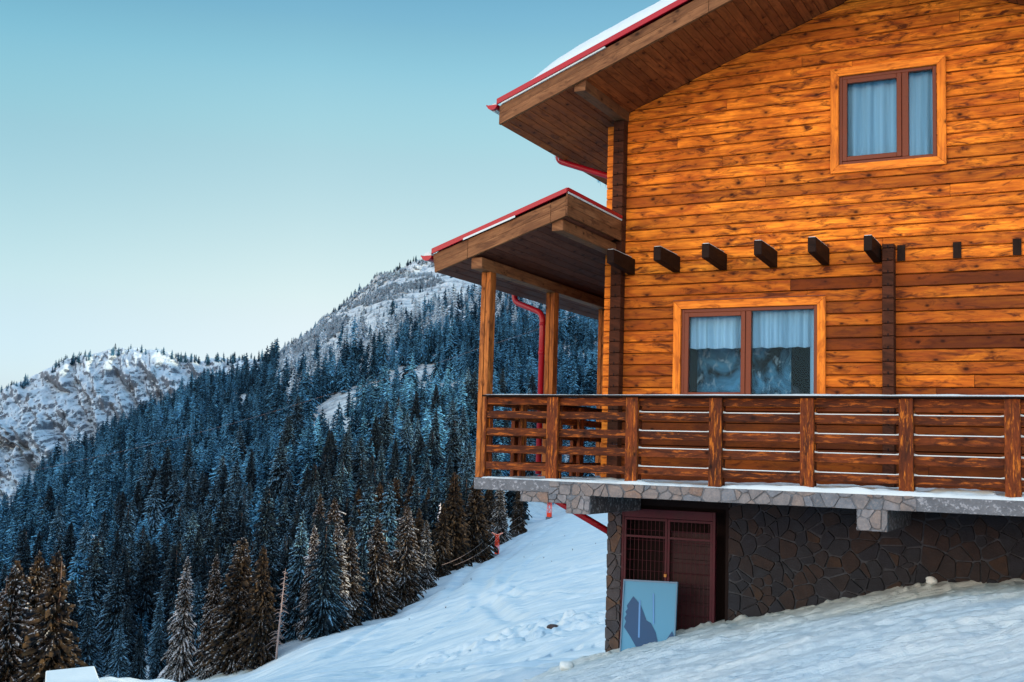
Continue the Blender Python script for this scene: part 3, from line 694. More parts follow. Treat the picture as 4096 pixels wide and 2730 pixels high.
# ---------------- main roof
YF = -1.46
def roofline(off, x0, x1): return [(x0, soff(x0) + off), (-2.18, soff(-2.18) + off), (x1, soff(x1) + off)]
roof = MB()
XL, XR = -6.61, 2.25
for sgn in (0, 1):
    xs = -6.60; i = 0
    while xs < -2.18 - 1e-3:
        xe = min(xs + .098, -2.18)
        a, b = (xs, xe - .007); 
        if sgn: P = [(-4.36 - b, soff(b)), (-4.36 - a, soff(a)), (-4.36 - a, soff(a) + .02), (-4.36 - b, soff(b) + .02)]
        else: P = [(a, soff(a)), (b, soff(b)), (b, soff(b) + .02), (a, soff(a) + .02)]
        yend = -.001 if (xs > -5.60) else 8.9
        roof.prism(P, YF + .046, yend, (0, 1, 0)); xs = xe
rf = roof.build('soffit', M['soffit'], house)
fa = MB()
for (o0, o1, yy) in ((0.0, .128, YF), (.131, .238, YF + .006)):
    for seg in ((XL, -3.93), (-3.926, -2.18)):
        a, b = seg
        fa.prism([(a, soff(a) + o0), (b, soff(b) + o0), (b, soff(b) + o1), (a, soff(a) + o1)], yy, YF + .044, (1, 0, .38))
    fa.prism([(-2.179, soff(-2.179) + o0), (XR, soff(XR) + o0), (XR, soff(XR) + o1), (-2.179, soff(-2.179) + o1)], yy, YF + .044, (1, 0, -.38))
fa.build('fascia', M['fascia'], house, .003)
deck = MB()
for (a, b) in ((XL, -2.181), (-2.179, XR)):
    deck.prism([(a, soff(a) + .022), (b, soff(b) + .022), (b, soff(b) + .262), (a, soff(a) + .262)], YF + .047, 8.95)
deck.build('roof_deck', M['darkbeam'], house)
red = MB(); SS = -6.64
for (a, b) in ((SS, -2.181), (-2.179, XR + .03)):
    red.prism([(a, soff(a) + .263), (b, soff(b) + .263), (b, soff(b) + .335), (a, soff(a) + .335)], YF - .025, YF + .0)
    red.prism([(a, soff(a) + .327), (b, soff(b) + .327), (b, soff(b) + .336), (a, soff(a) + .336)], YF + .001, 9.0)
red.build('roof_flashing', M['red'], house, .004)
MB().prism([(-6.58, soff(-6.58) + .241), (-5.2, soff(-5.2) + .241), (-5.2, soff(-5.2) + .2605), (-6.58, soff(-6.58) + .2605)], YF - .012, YF + .044).build('snow_strip', M['snowlump'], house)
def snow_sheet(name, fn, u0, u1, y0, y1, thick, nu, nv, parent, mat=None):
    """snow lying on a surface z=fn(x); thick(u,v) in metres"""
    U, V = np.meshgrid(np.linspace(u0, u1, nu), np.linspace(y0, y1, nv), indexing='ij')
    base = np.vectorize(fn)(U); T = thick(U, V)
    edge = np.minimum(np.minimum((U - u0), (u1 - U)), np.minimum(V - y0, y1 - V)); T = T * np.clip(edge / .05 + .4, 0, 1) ** .5
    T[0, :] = 0; T[-1, :] = 0; T[:, 0] = 0; T[:, -1] = 0
    o, me = grid_obj(name, U, V, base + T, mat or M['snowlump']); 
    if parent: o.parent = parent; o.matrix_parent_inverse = parent_world(parent).inverted()
    return o
snow_sheet('roof_snow', lambda x: soff(x) + .337, -6.50, -2.19, YF + .03, 8.8, lambda U, V: (.15 + .05 * fbm(U * 1.1, V * 1.1, 3)) * np.clip((U + 6.55) / .7, .12, 1) + .012 * fbm(U * 6, V * 6, 2) + .02, 150, 120, house)
snow_sheet('roof_snow', lambda x: soff(x) + .337, -2.17, 2.2, YF + .03, 8.8, lambda U, V: .10 + .03 * fbm(U * 1.1, V * 1.1, 3), 60, 60, house)
# purlin
MB().box(-5.615, -5.465, YF + .05, -.001, 4.665, 4.80, (0, 1, 0)).build('purlin', M['fascia'], house, .004)
def gutter(cx, zt, r, y0, y1, parent):
    mb = MB(); A = [(cx + r * math.cos(a), zt + r * .85 * math.sin(a)) for a in np.linspace(math.pi, 2 * math.pi, 13)]
    B = [(cx + (r - .006) * math.cos(a), zt + (r - .006) * .85 * math.sin(a)) for a in np.linspace(2 * math.pi, math.pi, 13)]
    for i in range(12):
        q = [A[i], A[i + 1], B[11 - i], B[12 - i]]
        mb.prism(q, y0 + .005, y1)
    mb.prism(A, y0, y0 + .005)
    mb.tube([(cx - r - .004, y0, zt), (cx - r - .004, y1, zt)], .009, 6)
    return mb.build('gutter', M['red'], parent)
g1 = gutter(-6.71, 4.615, .072, YF - .01, 8.9, house)
MB().tube([(-6.71, YF + .05, 4.60), (-6.71, 8.7, 4.60)], [.055, .055], 8).build('gutter_snow', M['snowlump'], g1)
p = smooth_path([(-6.71, .47, 4.57), (-6.71, .47, 4.38), (-5.80, -.10 + .55, 3.98 + .06), (-5.72, .45, 3.98), (-5.72, .45, 3.0)], .13)
dp = MB().tube(p, .042, 12).build('downpipe', M['redpipe'], house, 0, True)
icem = glass_mat('ice', .15, (.85, .93, .97))
for k in range(16):
    y = random.uniform(-.2, 3.2); L = random.choice([.03, .04, .05, .07, .22 if k == 3 else .05]); z0 = 4.36
    MB().tube([(-6.60, y, z0), (-6.60, y, z0 - L)], [.007, .001], 5).build('icicle', icem, house)

# ---------------- porch roof and posts
YP = -1.80
ps = lambda X: 2.487 + .332 * (X + 7.22)
pr = MB(); xs = -7.24
while xs < -5.50:
    xe = min(xs + .112, -5.50); b = xe - .007; y1 = 5.0 if xs < -5.70 else -.30
    pr.prism([(xs, ps(xs)), (b, ps(b)), (b, ps(b) + .02), (xs, ps(xs) + .02)], YP + .045, y1, (0, 1, 0)); xs = xe
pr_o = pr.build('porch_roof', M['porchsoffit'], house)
fa = MB()
for (o0, o1, yy) in ((0.0, .118, YP), (.121, .236, YP + .005)):
    for a, b in ((-7.255 if o0 == 0 else -7.275, -6.80), (-6.797, -5.70), (-5.697, -5.505)):
        fa.prism([(a + (0 if a > -7 else (o0 and -.0)), ps(a) + o0), (b, ps(b) + o0), (b, ps(b) + o1), (a - (.012 if a < -7 else 0), ps(a) + o1)], yy, YP + .044, (1, 0, .33))
fa.build('porch_fascia', M['fascia'], pr_o, .003)
sb = MB(); zt = ps(-5.5)
sb.box(-5.503, -5.48, YP + .001, -.145, zt + .002, zt + .118, (0, 1, 0)).box(-5.503, -5.483, YP + .001, -.145, zt + .121, zt + .262, (0, 1, 0))
sb.build('side_board', M['fascia'], pr_o, .002)
dk = MB(); dk.prism([(-7.26, ps(-7.26) + .022), (-5.505, ps(-5.505) + .022), (-5.505, ps(-5.505) + .262), (-7.26, ps(-7.26) + .262)], YP + .046, -.145)
dk.prism([(-7.26, ps(-7.26) + .022), (-5.63, ps(-5.63) + .022), (-5.63, ps(-5.63) + .262), (-7.26, ps(-7.26) + .262)], -.1449, 5.0); dk.build('roof_deck', M['darkbeam'], pr_o)
rd = MB(); rd.prism([(-7.30, ps(-7.30) + .245), (-5.485, ps(-5.485) + .268), (-5.485, ps(-5.485) + .325), (-7.30, ps(-7.30) + .312)], YP - .022, YP - .001)
rd.prism([(-7.30, ps(-7.30) + .300), (-5.47, ps(-5.47) + .315), (-5.47, ps(-5.47) + .324), (-7.30, ps(-7.30) + .309)], YP, -.15)
rd.prism([(-7.30, ps(-7.30) + .300), (-5.63, ps(-5.63) + .315), (-5.63, ps(-5.63) + .324), (-7.30, ps(-7.30) + .309)], -.1499, 5.0)
rd.box(-5.478, -5.470, YP - .021, -.145, zt + .285, zt + .330)
rd.build('porch_flashing', M['red'], pr_o, .003)
MB().box(-5.4795, -5.4735, YP + .0, -.15, zt + .262, zt + .284).prism([(-6.85, ps(-6.85) + .238), (-6.15, ps(-6.15) + .238), (-6.15, ps(-6.15) + .262), (-6.85, ps(-6.85) + .262)], YP - .030, YP - .0225).build('snow_strip', M['snowlump'], pr_o)
snow_sheet('porch_snow', lambda x: ps(x) + .318, -7.22, -5.75, YP + .06, 4.9, lambda U, V: .022 + .015 * fbm(U * 2, V * 2, 3), 40, 80, pr_o)
g2 = gutter(-7.375, 2.69, .072, YP - .01, 5.0, house)
MB().tube([(-7.375, YP + .02, 2.685), (-7.375, 4.8, 2.685)], [.058, .058], 8).build('gutter_snow', M['snowlump'], g2)
MB().box(-6.77, -6.62, YP + .05, 5.0, 2.505, 2.64, (0, 1, 0)).build('porch_beam', M['fascia'], house, .004)
MB().box(-5.70, -5.555, YP + .05, -.02, 2.90, 3.03, (0, 1, 0)).build('porch_beam', M['fascia'], house, .004)
def post(y, z1=2.504):
    e = MB().box(-6.76, -6.70, y, y + .14, .0, z1, (0, 0, 1)).box(-6.69, -6.63, y - .004, y + .136, .0, z1, (0, 0, 1))
    e.box(-6.70, -6.69, y + .03, y + .11, .02, z1, (0, 0, 1))
    return e.build('porch_post', M['post'], house, .003)
for y in (-1.5, .32, 2.13, 3.95): post(y)
p = smooth_path([(-7.375, .56, 2.63), (-7.375, .56, 2.43), (-6.845, .40, 2.23), (-6.845, .40, .03)], .11)
MB().tube(p, .042, 12).tube([(-6.845, .40, 1.66), (-6.845, .40, 1.71)], .050, 12).tube([(-6.845, .40, 2.06), (-6.845, .40, 2.10)], .048, 12).build('downpipe', M['redpipe'], house, 0, True)
MB().tube(smooth_path([(-6.845, .40, .0), (-6.6, .40, -.30), (-5.55, .40, -.80)], .05), .045, 12).build('downpipe', M['redpipe'], house, 0, True)

# ---------------- balcony slab
slab = MB(); slab.box(-6.69, 1.6, -1.62, -.02, -.138, -.004); slab.box(-6.69, -5.64, -.0199, 5.0, -.138, -.004)
sl_o = slab.build('balcony_slab', M['concrete'], house, .006)
MB().box(-6.69, -5.69, -1.65, -1.621, -.134, .0).build('slab_edge', M['concrete'], sl_o, .004); MB().box(-1.675, 1.6, -1.65, -1.621, -.150, -.006).build('slab_edge', M['concrete'], sl_o, .004)
def voronoi_stones(x0, x1, z0, z1, size, yf, yb, seed, mat, name, parent, jitter=.9, hole=None, aspect=1.0, depth=.02):
    """real stones: Voronoi polygons clipped by half planes, shrunk for the mortar and lofted to a rounded face"""
    r_ = random.Random(seed); S = []
    nx = max(1, int((x1 - x0) / (size * aspect))); nz = max(1, int(round((z1 - z0) / size)))
    for i in range(-1, nx + 1):
        for j in range(-1, nz + 1):
            S.append((x0 + (i + .5 + (.5 if j % 2 else 0) + r_.uniform(-.5, .5) * jitter) * (x1 - x0) / nx, z0 + (j + .5 + r_.uniform(-.5, .5) * jitter) * (z1 - z0) / nz))
    mb = MB(); m2 = .5 * (yf + yb)
    mb.box(x0, x1, yf + depth, yb, z0, z1, None, 0.0)
    for k, (sx, sz) in enumerate(S):
        P = [(x0, z0), (x1, z0), (x1, z1), (x0, z1)]
        nb = sorted(S, key=lambda q: (q[0] - sx) ** 2 + (q[1] - sz) ** 2)[1:16]
        gap0 = r_.uniform(.002, .009) * min(1, size / .2 + .2)
        for (qx, qz) in nb:
            a, b = qx - sx, qz - sz; L = math.hypot(a, b)
            gap = gap0 * r_.uniform(.4, 1.9)
            P = clip(P, a / L, b / L, ((qx * qx + qz * qz - sx * sx - sz * sz) / 2) / L - gap)
            if len(P) < 3: break
        if len(P) < 3: continue
        if hole and hole(sx, sz): continue
        cxm = sum(p[0] for p in P) / len(P); czm = sum(p[1] for p in P) / len(P)
        # round the corners: subdivide + pull
        Q = []
        for a in range(len(P)):
            p, q = P[a], P[(a + 1) % len(P)]; nn = P[a - 1]
            L1 = math.hypot(q[0] - p[0], q[1] - p[1]); L0 = math.hypot(nn[0] - p[0], nn[1] - p[1])
            t1 = min(.3, .014 / max(L1, 1e-5)); t0 = min(.3, .014 / max(L0, 1e-5))
            Q.append((p[0] + (nn[0] - p[0]) * t0, p[1] + (nn[1] - p[1]) * t0)); Q.append((p[0] + (q[0] - p[0]) * t1, p[1] + (q[1] - p[1]) * t1))
        Q = [(min(max(x, x0), x1) + r_.uniform(-.004, .004), min(max(z, z0), z1) + r_.uniform(-.004, .004)) for x, z in Q]
        pr_ = r_.uniform(-.005, .009); sc = .95; tx, tz = r_.uniform(-.09, .09), r_.uniform(-.09, .09)
        A = [(cxm + (x - cxm) * sc, yf + pr_ + (x - cxm) * tx + (z - czm) * tz, czm + (z - czm) * sc) for x, z in Q]
        mb.loft(A, [(x, yf + depth + .004, z) for x, z in Q], (1, 0, 0), r_.uniform(.03, 1) if r_.random() > .0 else 0)
    return mb.build(name, mat, parent)
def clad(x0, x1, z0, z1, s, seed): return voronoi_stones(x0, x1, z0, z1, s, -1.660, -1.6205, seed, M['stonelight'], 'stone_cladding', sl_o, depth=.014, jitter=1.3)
clad(-5.69, -1.675, -.152, -.004, .125, 3); clad(-6.06, -5.69, -.252, -.136, .115, 4); clad(-5.69, -5.47, -.250, -.1525, .1, 6)
clad(-5.47, -5.18, -.361, -.1525, .12, 5); clad(-2.245, -1.95, -.366, -.1525, .12, 8)
for q in ((-5.47, -5.18, -1.62, -.05, -.36, -.139), (-2.245, -1.95, -1.62, -.05, -.365, -.139), (-6.06, -5.471, -1.62, -1.45, -.25, -.139)): MB().box(*q).build('slab_bracket', M['concrete_dark'], sl_o, .004)
snow_sheet('deck_snow', lambda x: -.0035, -6.6, 1.5, -1.648, -.03, lambda U, V: (.022 + .022 * fbm(U * 3, V * 5, 4)) * np.interp(U, [-6, -5, -3, 0], [.7, 1.2, 1.9, 2.1]) + .05 * np.clip(1 - abs(V + 1.40) / .22, 0, 1) * (vnoise(U * 2.3, V * 4) > .35) * (vnoise(U * 8, V * 9)) * np.clip((U + 5.6) / .8, .15, 1), 700, 60, sl_o)

# ---------------- basement
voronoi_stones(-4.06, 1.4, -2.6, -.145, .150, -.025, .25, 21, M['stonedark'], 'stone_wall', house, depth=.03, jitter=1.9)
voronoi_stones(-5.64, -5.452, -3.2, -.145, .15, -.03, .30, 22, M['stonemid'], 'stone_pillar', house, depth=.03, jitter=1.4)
MB().box(-5.452, -4.06, .34, .38, -3.2, -.14).box(-4.10, -4.061, .0, .34, -3.2, -.14).box(-5.45, -5.42, .05, .34, -3.2, -.14).box(-5.45, -4.06, -.02, .33, -.30, -.139).build('doorway_recess', M['black'], house)  # recess and header painted black for the shade under the slab
MB().box(-5.62, -5.60, .3, 7.9, -3.5, -.14).box(1.38, 1.4, .25, 7.9, -2.6, -.14).box(-5.6, 1.38, 7.88, 7.9, -3.5, -.14).build('basement_wall', M['stonedark'], house)
gt = MB(); GYF = -.01
gt.box(-5.45, -5.418, GYF, .05, -2.6, -.345).box(-4.262, -4.228, GYF, .05, -2.6, -.345).box(-5.418, -4.262, GYF, .05, -.452, -.345)
gate = gt.build('door', M['gate'], house, .003); gate['label'] = 'dark maroon double metal mesh door in the stone basement'
def leaf(x0, x1, solid):
    mb = MB(); z1 = -.458; z0 = -2.55; t = .028
    mb.box(x0, x0 + t, -.006, .024, z0, z1).box(x1 - t, x1, -.006, .024, z0, z1).box(x0 + t, x1 - t, -.006, .024, z1 - t, z1).box(x0 + t, x1 - t, -.006, .024, -.70, -.675)
    x = x0 + t + .055
    while x < x1 - t:
        mb.tube([(x, .004, z0), (x, .004, z1 - t)], .0032, 5); x += .055
    z = z1 - t - .12
    while z > z0:
        mb.tube([(x0 + t, .008, z), (x1 - t, .008, z)], .003, 5); z -= .125
    o = mb.build('door_leaf', M['gate'], gate)
    if solid:
        sp = MB()
        for k in range(11): sp.box(x0 + t, x1 - t, .055, .07, -.60 - .17 * (k + 1) + .006, -.60 - .17 * k, (1, 0, 0))
        sp.build('slat_panel', plain('dark_maroon_panel', (.012, .004, .006), .5, 0, 6, .3), gate)
leaf(-5.416, -4.845, False); leaf(-4.838, -4.264, True)
pk = MB().box(-4.872, -4.838, -.03, -.012, -1.165, -1.128); pl = pk.build('padlock', M['brass'], gate, .003)
MB().tube([(-4.866, -.021, -1.13), (-4.866, -.021, -1.105), (-4.844, -.021, -1.105), (-4.844, -.021, -1.13)], .003, 6).build('shackle', M['frame'], pl)

# leaning framed glass board
pn = empty('glass_board', (-4.9, -.45, -2.2), 'blue framed glass board with dark jagged shape, leaning on the maroon door', 'board')
def Pb(u, v, off=0.0):   # u 0..1 across, v 0..1 up
    bl = np.array([-5.252, -.50, -2.35]); br = np.array([-4.562, -.50, -2.33]); tl = np.array([-5.249, -.40, -1.188]); tr_ = tl + br - bl
    p = (bl * (1 - u) + br * u) * (1 - v) + (tl * (1 - u) + tr_ * u) * v
    n = np.cross(br - bl, tl - bl); n /= np.linalg.norm(n); return p + n * (-off if n[1] > 0 else off)
def pslab(poly, o0, o1, name, mat, parent):
    mb = MB(); mb.loft([Pb(u, v, o1) for u, v in poly], [Pb(u, v, o0) for u, v in poly]); return mb.build(name, mat, parent)
def poster_blue(name, col):
    m, t, bs = newmat(name); bs.inputs['Base Color'].default_value = (*col, 1); bs.inputs['Roughness'].default_value = .3; bs.inputs['Specular IOR Level'].default_value = .12; return m
pslab([(0, 0), (1, 0), (1, 1), (0, 1)], -.012, 0, 'backing', poster_blue('board_blue', (.050, .21, .34)), pn)
dkb = poster_blue('board_dark_blue', (.008, .055, .13))
U = lambda X, Y: ((X - 562) / 450.0, 1 - (Y - 740) / 620.0)
pslab([U(*q) for q in ((650, 845), (600, 905), (608, 925), (590, 945), (603, 960), (585, 985), (600, 1005), (585, 1040), (645, 1100), (700, 1165), (690, 1235), (655, 1235), (660, 1330), (960, 1330), (890, 1170), (850, 1060), (808, 1005), (770, 990), (715, 895))], .003, .006, 'silhouette', dkb, pn)
pslab([U(*q) for q in ((985, 1045), (945, 1095), (922, 1170), (925, 1300), (1000, 1300), (1000, 1155), (965, 1130), (1002, 1080))], .003, .006, 'silhouette', dkb, pn)
pale = poster_blue('board_stripe', (.06, .20, .42))
pslab([U(*q) for q in ((700, 868), (715, 868), (722, 1100), (708, 1100))], .007, .008, 'stripe', pale, pn)
pslab([U(*q) for q in ((812, 820), (824, 820), (838, 1010), (826, 1010))], .007, .008, 'stripe', pale, pn)
for P in ([(0, 0), (.02, 0), (.02, 1), (0, 1)], [(.985, 0), (1, 0), (1, 1), (.985, 1)], [(.02, .985), (.985, .985), (.985, 1), (.02, 1)]):
    pslab(P, .009, .016, 'frame', plain('board_frame', (.08, .16, .24), .4), pn)

# ---------------- railings
rl = empty('balcony_railing', (-3, -1.5, 0), 'weathered brown wooden balcony railing along the front of the deck, snow on its rails', 'railing')
RZ = [(.875, .965), (.712, .80), (.503, .598), (.302, .398), (.105, .195)]
PX = [(-5.775, -5.632), (-4.788, -4.645), (-3.818, -3.674), (-2.833, -2.691), (-1.845, -1.706), (-.870, -.726), (.11, .25), (1.1, 1.24)]
for i, (a, b) in enumerate(PX):
    mb = MB().box(a, b, -1.60, -1.546, .002, .968, (0, 0, 1), [.05, .0, .6, .1, .55, .3, .5, .4][i]); mb.box(a, b, -1.498, -1.45, .012, .968, (0, 0, 1), .8)
    mb.build('post', M['railpost'], rl, .004)
ends = [(-6.612, a_ - 0) for a_ in ()]
xs = [-6.60] + [.5 * (a + b) for a, b in PX]
for i in range(len(xs) - 1):
    for j, (z0, z1) in enumerate(RZ):
        dz = random.uniform(-.004, .004)
        o = MB().box(xs[i] + .002, xs[i + 1] - .002, -1.5455, -1.4985, z0 + dz, z1 + dz, (1, 0, 0)).build('rail', M['rail'], rl, .004)
        if i >= 2 and j >= 1:
            xa = PX[i - 1][1]; xb = PX[i][0]
            sn = MB()
            th_ = [(xa, .022), (xa + .04, .010), (xb - .04, .009), (xb, .018)]
            sn.loft([(x, -1.546, z1 + dz) for x, _ in th_] + [(x, -1.546, z1 + dz + t_) for x, t_ in reversed(th_)], [(x, -1.500, z1 + dz) for x, _ in th_] + [(x, -1.500, z1 + dz + t_ * .8) for x, t_ in reversed(th_)])
            sn.build('rail_snow', M['snowlump'], o)
MB().box(-6.628, -6.60, -1.56, -1.44, .0, .965, (0, 0, 1)).box(-6.598, -6.56, -1.497, -1.45, .0, .965, (0, 0, 1)).build('post', M['railpost'], rl, .003)
cap = MB().box(-6.63, 1.3, -1.635, -1.42, .970, .990, (1, 0, 0)).build('handrail', M['darkbeam'], rl, .004)
snow_sheet('handrail_snow', lambda x: .990, -6.6, 1.29, -1.632, -1.425, lambda U, V: (.008 + .010 * np.clip((U + 5.5) / 2.5, 0, 1)) + .008 * fbm(U * 3.5, V * 6, 3), 400, 7, rl)
r2_ = empty('side_railing', (-6.66, 1, 0), 'dark wooden railing on the far left side of the porch deck, between the porch posts', 'railing')
for (ya, yb) in ((-1.36, .32), (.46, 2.13), (2.27, 3.95)):
    for z0, z1 in RZ: MB().box(-6.71, -6.665, ya + .001, yb - .005, z0, z1, (0, 1, 0)).build('rail', M['rail'], r2_, .003)
    ym = .5 * (ya + yb); MB().box(-6.66, -6.61, ym - .07, ym + .07, .0, .965, (0, 0, 1)).box(-6.765, -6.715, ym - .07, ym + .07, .0, .965, (0, 0, 1)).build('post', M['railpost'], r2_, .003)
    MB().box(-6.77, -6.60, ya + .001, yb - .005, .968, .99, (0, 1, 0)).build('handrail', M['darkbeam'], r2_, .003)
MB().box(-6.6, -5.7, 4.9, 4.95, .1, .2).box(-6.6, -5.7, 4.9, 4.95, .5, .6).box(-6.6, -5.7, 4.9, 4.95, .87, .97).build('rail', M['rail'], r2_)

# ================================================================== TREES
def spruce_mesh(name, seed, tiers, nb, segs, R=.15, mat=None, h0=.04, dens=1.0, ragged=.3, width=1.0):
    """normalised to height 1; every branch is a drooping inverted-V ribbon with jagged hanging edges"""
    r = np.random.default_rng(seed); V = []; Fc = []; S = []
    lean = r.normal(0, .01, 2)
    az_off = 0
    asym = r.uniform(0, 2 * math.pi)
    for i in range(tiers):
        t = (i + .5) / tiers; h = h0 + (1 - h0) * t ** .92; prof = (1 - h) ** .66 * (1.0 if h > .16 else (.62 + .38 * h / .16))
        rad = R * (prof + .035) * (1 + r.normal(0, .10))
        n = max(3, int(nb * (.45 + .55 * (1 - h)) * dens)); az_off += 2.4
        for k in range(n):
            a = az_off + 2 * math.pi * (k + r.uniform(-.35, .35)) / n
            L = rad * (1 + r.normal(0, ragged)) * (1 + .12 * math.cos(a - asym)); L = max(L, .008)
            hh = h + r.normal(0, .4 / tiers); dirv = np.array([math.cos(a), math.sin(a)]); side = np.array([-dirv[1], dirv[0]])
            up = .35 * (h ** 2); droop = r.uniform(.45, 1.0) * (1 - .55 * h); wd = L * r.uniform(.20, .32) * width + .004
            hang = (.40 * wd + r.uniform(.004, .012)) * 1.2
            b0 = len(V)
            for s in range(segs + 1):
                q = s / segs; x = L * q; z = hh + L * (up * q - droop * q * q) + (.02 * L if s == segs else 0)
                c = lean * hh; wf = math.sin(min(1, q * .9 + .18) * math.pi) ** .6 if s < segs else .05
                ww = wd * wf * r.uniform(.55, 1.25)
                V.append((c[0] + dirv[0] * x, c[1] + dirv[1] * x, z)); S.append(1.0 - .25 * r.random())
                for sg in (-1, 1):
                    jj = r.uniform(.5, 1.3); V.append((c[0] + dirv[0] * (x + .25 * ww) + side[0] * ww * sg * jj, c[1] + dirv[1] * (x + .25 * ww) + side[1] * ww * sg * jj, z - hang * r.uniform(.5, 1.5))); S.append(.15 + .3 * r.random())
            for s in range(segs):
                a0 = b0 + s * 3; a1 = a0 + 3
                # jagged flaps: leave alternate outer triangles out
                Fc.append((a0, a1, a0 + 1)); Fc.append((a0, a0 + 2, a1))
                if r.random() < .72: Fc.append((a0 + 1, a1, a1 + 1))
                if r.random() < .72: Fc.append((a0 + 2, a1 + 2, a1))
    V = np.array(V); V[:, 2] = np.clip(V[:, 2], 0.002, None)
    b0 = len(V); V = np.vstack([V, [[.003, 0, .95], [-.002, .003, .95], [-.002, -.003, .95], [lean[0], lean[1], 1.0]]]); Fc += [(b0, b0 + 1, b0 + 3), (b0 + 1, b0 + 2, b0 + 3), (b0 + 2, b0, b0 + 3)]; S += [.4] * 4
    me = bpy.data.meshes.new(name); me.from_pydata(V.tolist(), [], Fc); me.materials.append(mat)
    a_ = me.attributes.new('snow', 'FLOAT', 'POINT'); a_.data.foreach_set('value', np.array(S, dtype=np.float32))
    return me
def trunk_mesh(name, mat):
    mb = MB(); pts = [(0, 0, -.06), (0, 0, .0), (0, 0, .3), (0, 0, .65), (0, 0, .97)]
    mb.tube(pts, [.0125, .011, .0085, .005, .001], 8)
    o = mb.build(name, mat, None, 0, True); me = o.data; bpy.data.objects.remove(o); return me
TRUNK = trunk_mesh('trunk', M['bark'])
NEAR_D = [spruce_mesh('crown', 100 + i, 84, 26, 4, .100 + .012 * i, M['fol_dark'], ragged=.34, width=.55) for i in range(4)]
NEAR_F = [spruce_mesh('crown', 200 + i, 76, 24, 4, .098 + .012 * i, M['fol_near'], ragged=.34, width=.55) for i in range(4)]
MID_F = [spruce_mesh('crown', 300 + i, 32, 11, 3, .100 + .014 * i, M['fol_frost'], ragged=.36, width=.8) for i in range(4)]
def plant(X, Y, H, me, label, group, rz=None, wide=1.0, sink=.3, lean=0, trunk=True, z=None):
    z = float(ground(X, Y)) if z is None else z
    e = empty('spruce_tree', (X, Y, z - sink), label, 'tree', group); e.rotation_euler = (lean, 0, random.random() * 6.28 if rz is None else rz)
    e.scale = (H * wide, H * wide, H)
    c = bpy.data.objects.new('crown', me); COL.objects.link(c); c.parent = e
    if trunk: t_ = bpy.data.objects.new('trunk', TRUNK); COL.objects.link(t_); t_.parent = e
    return e
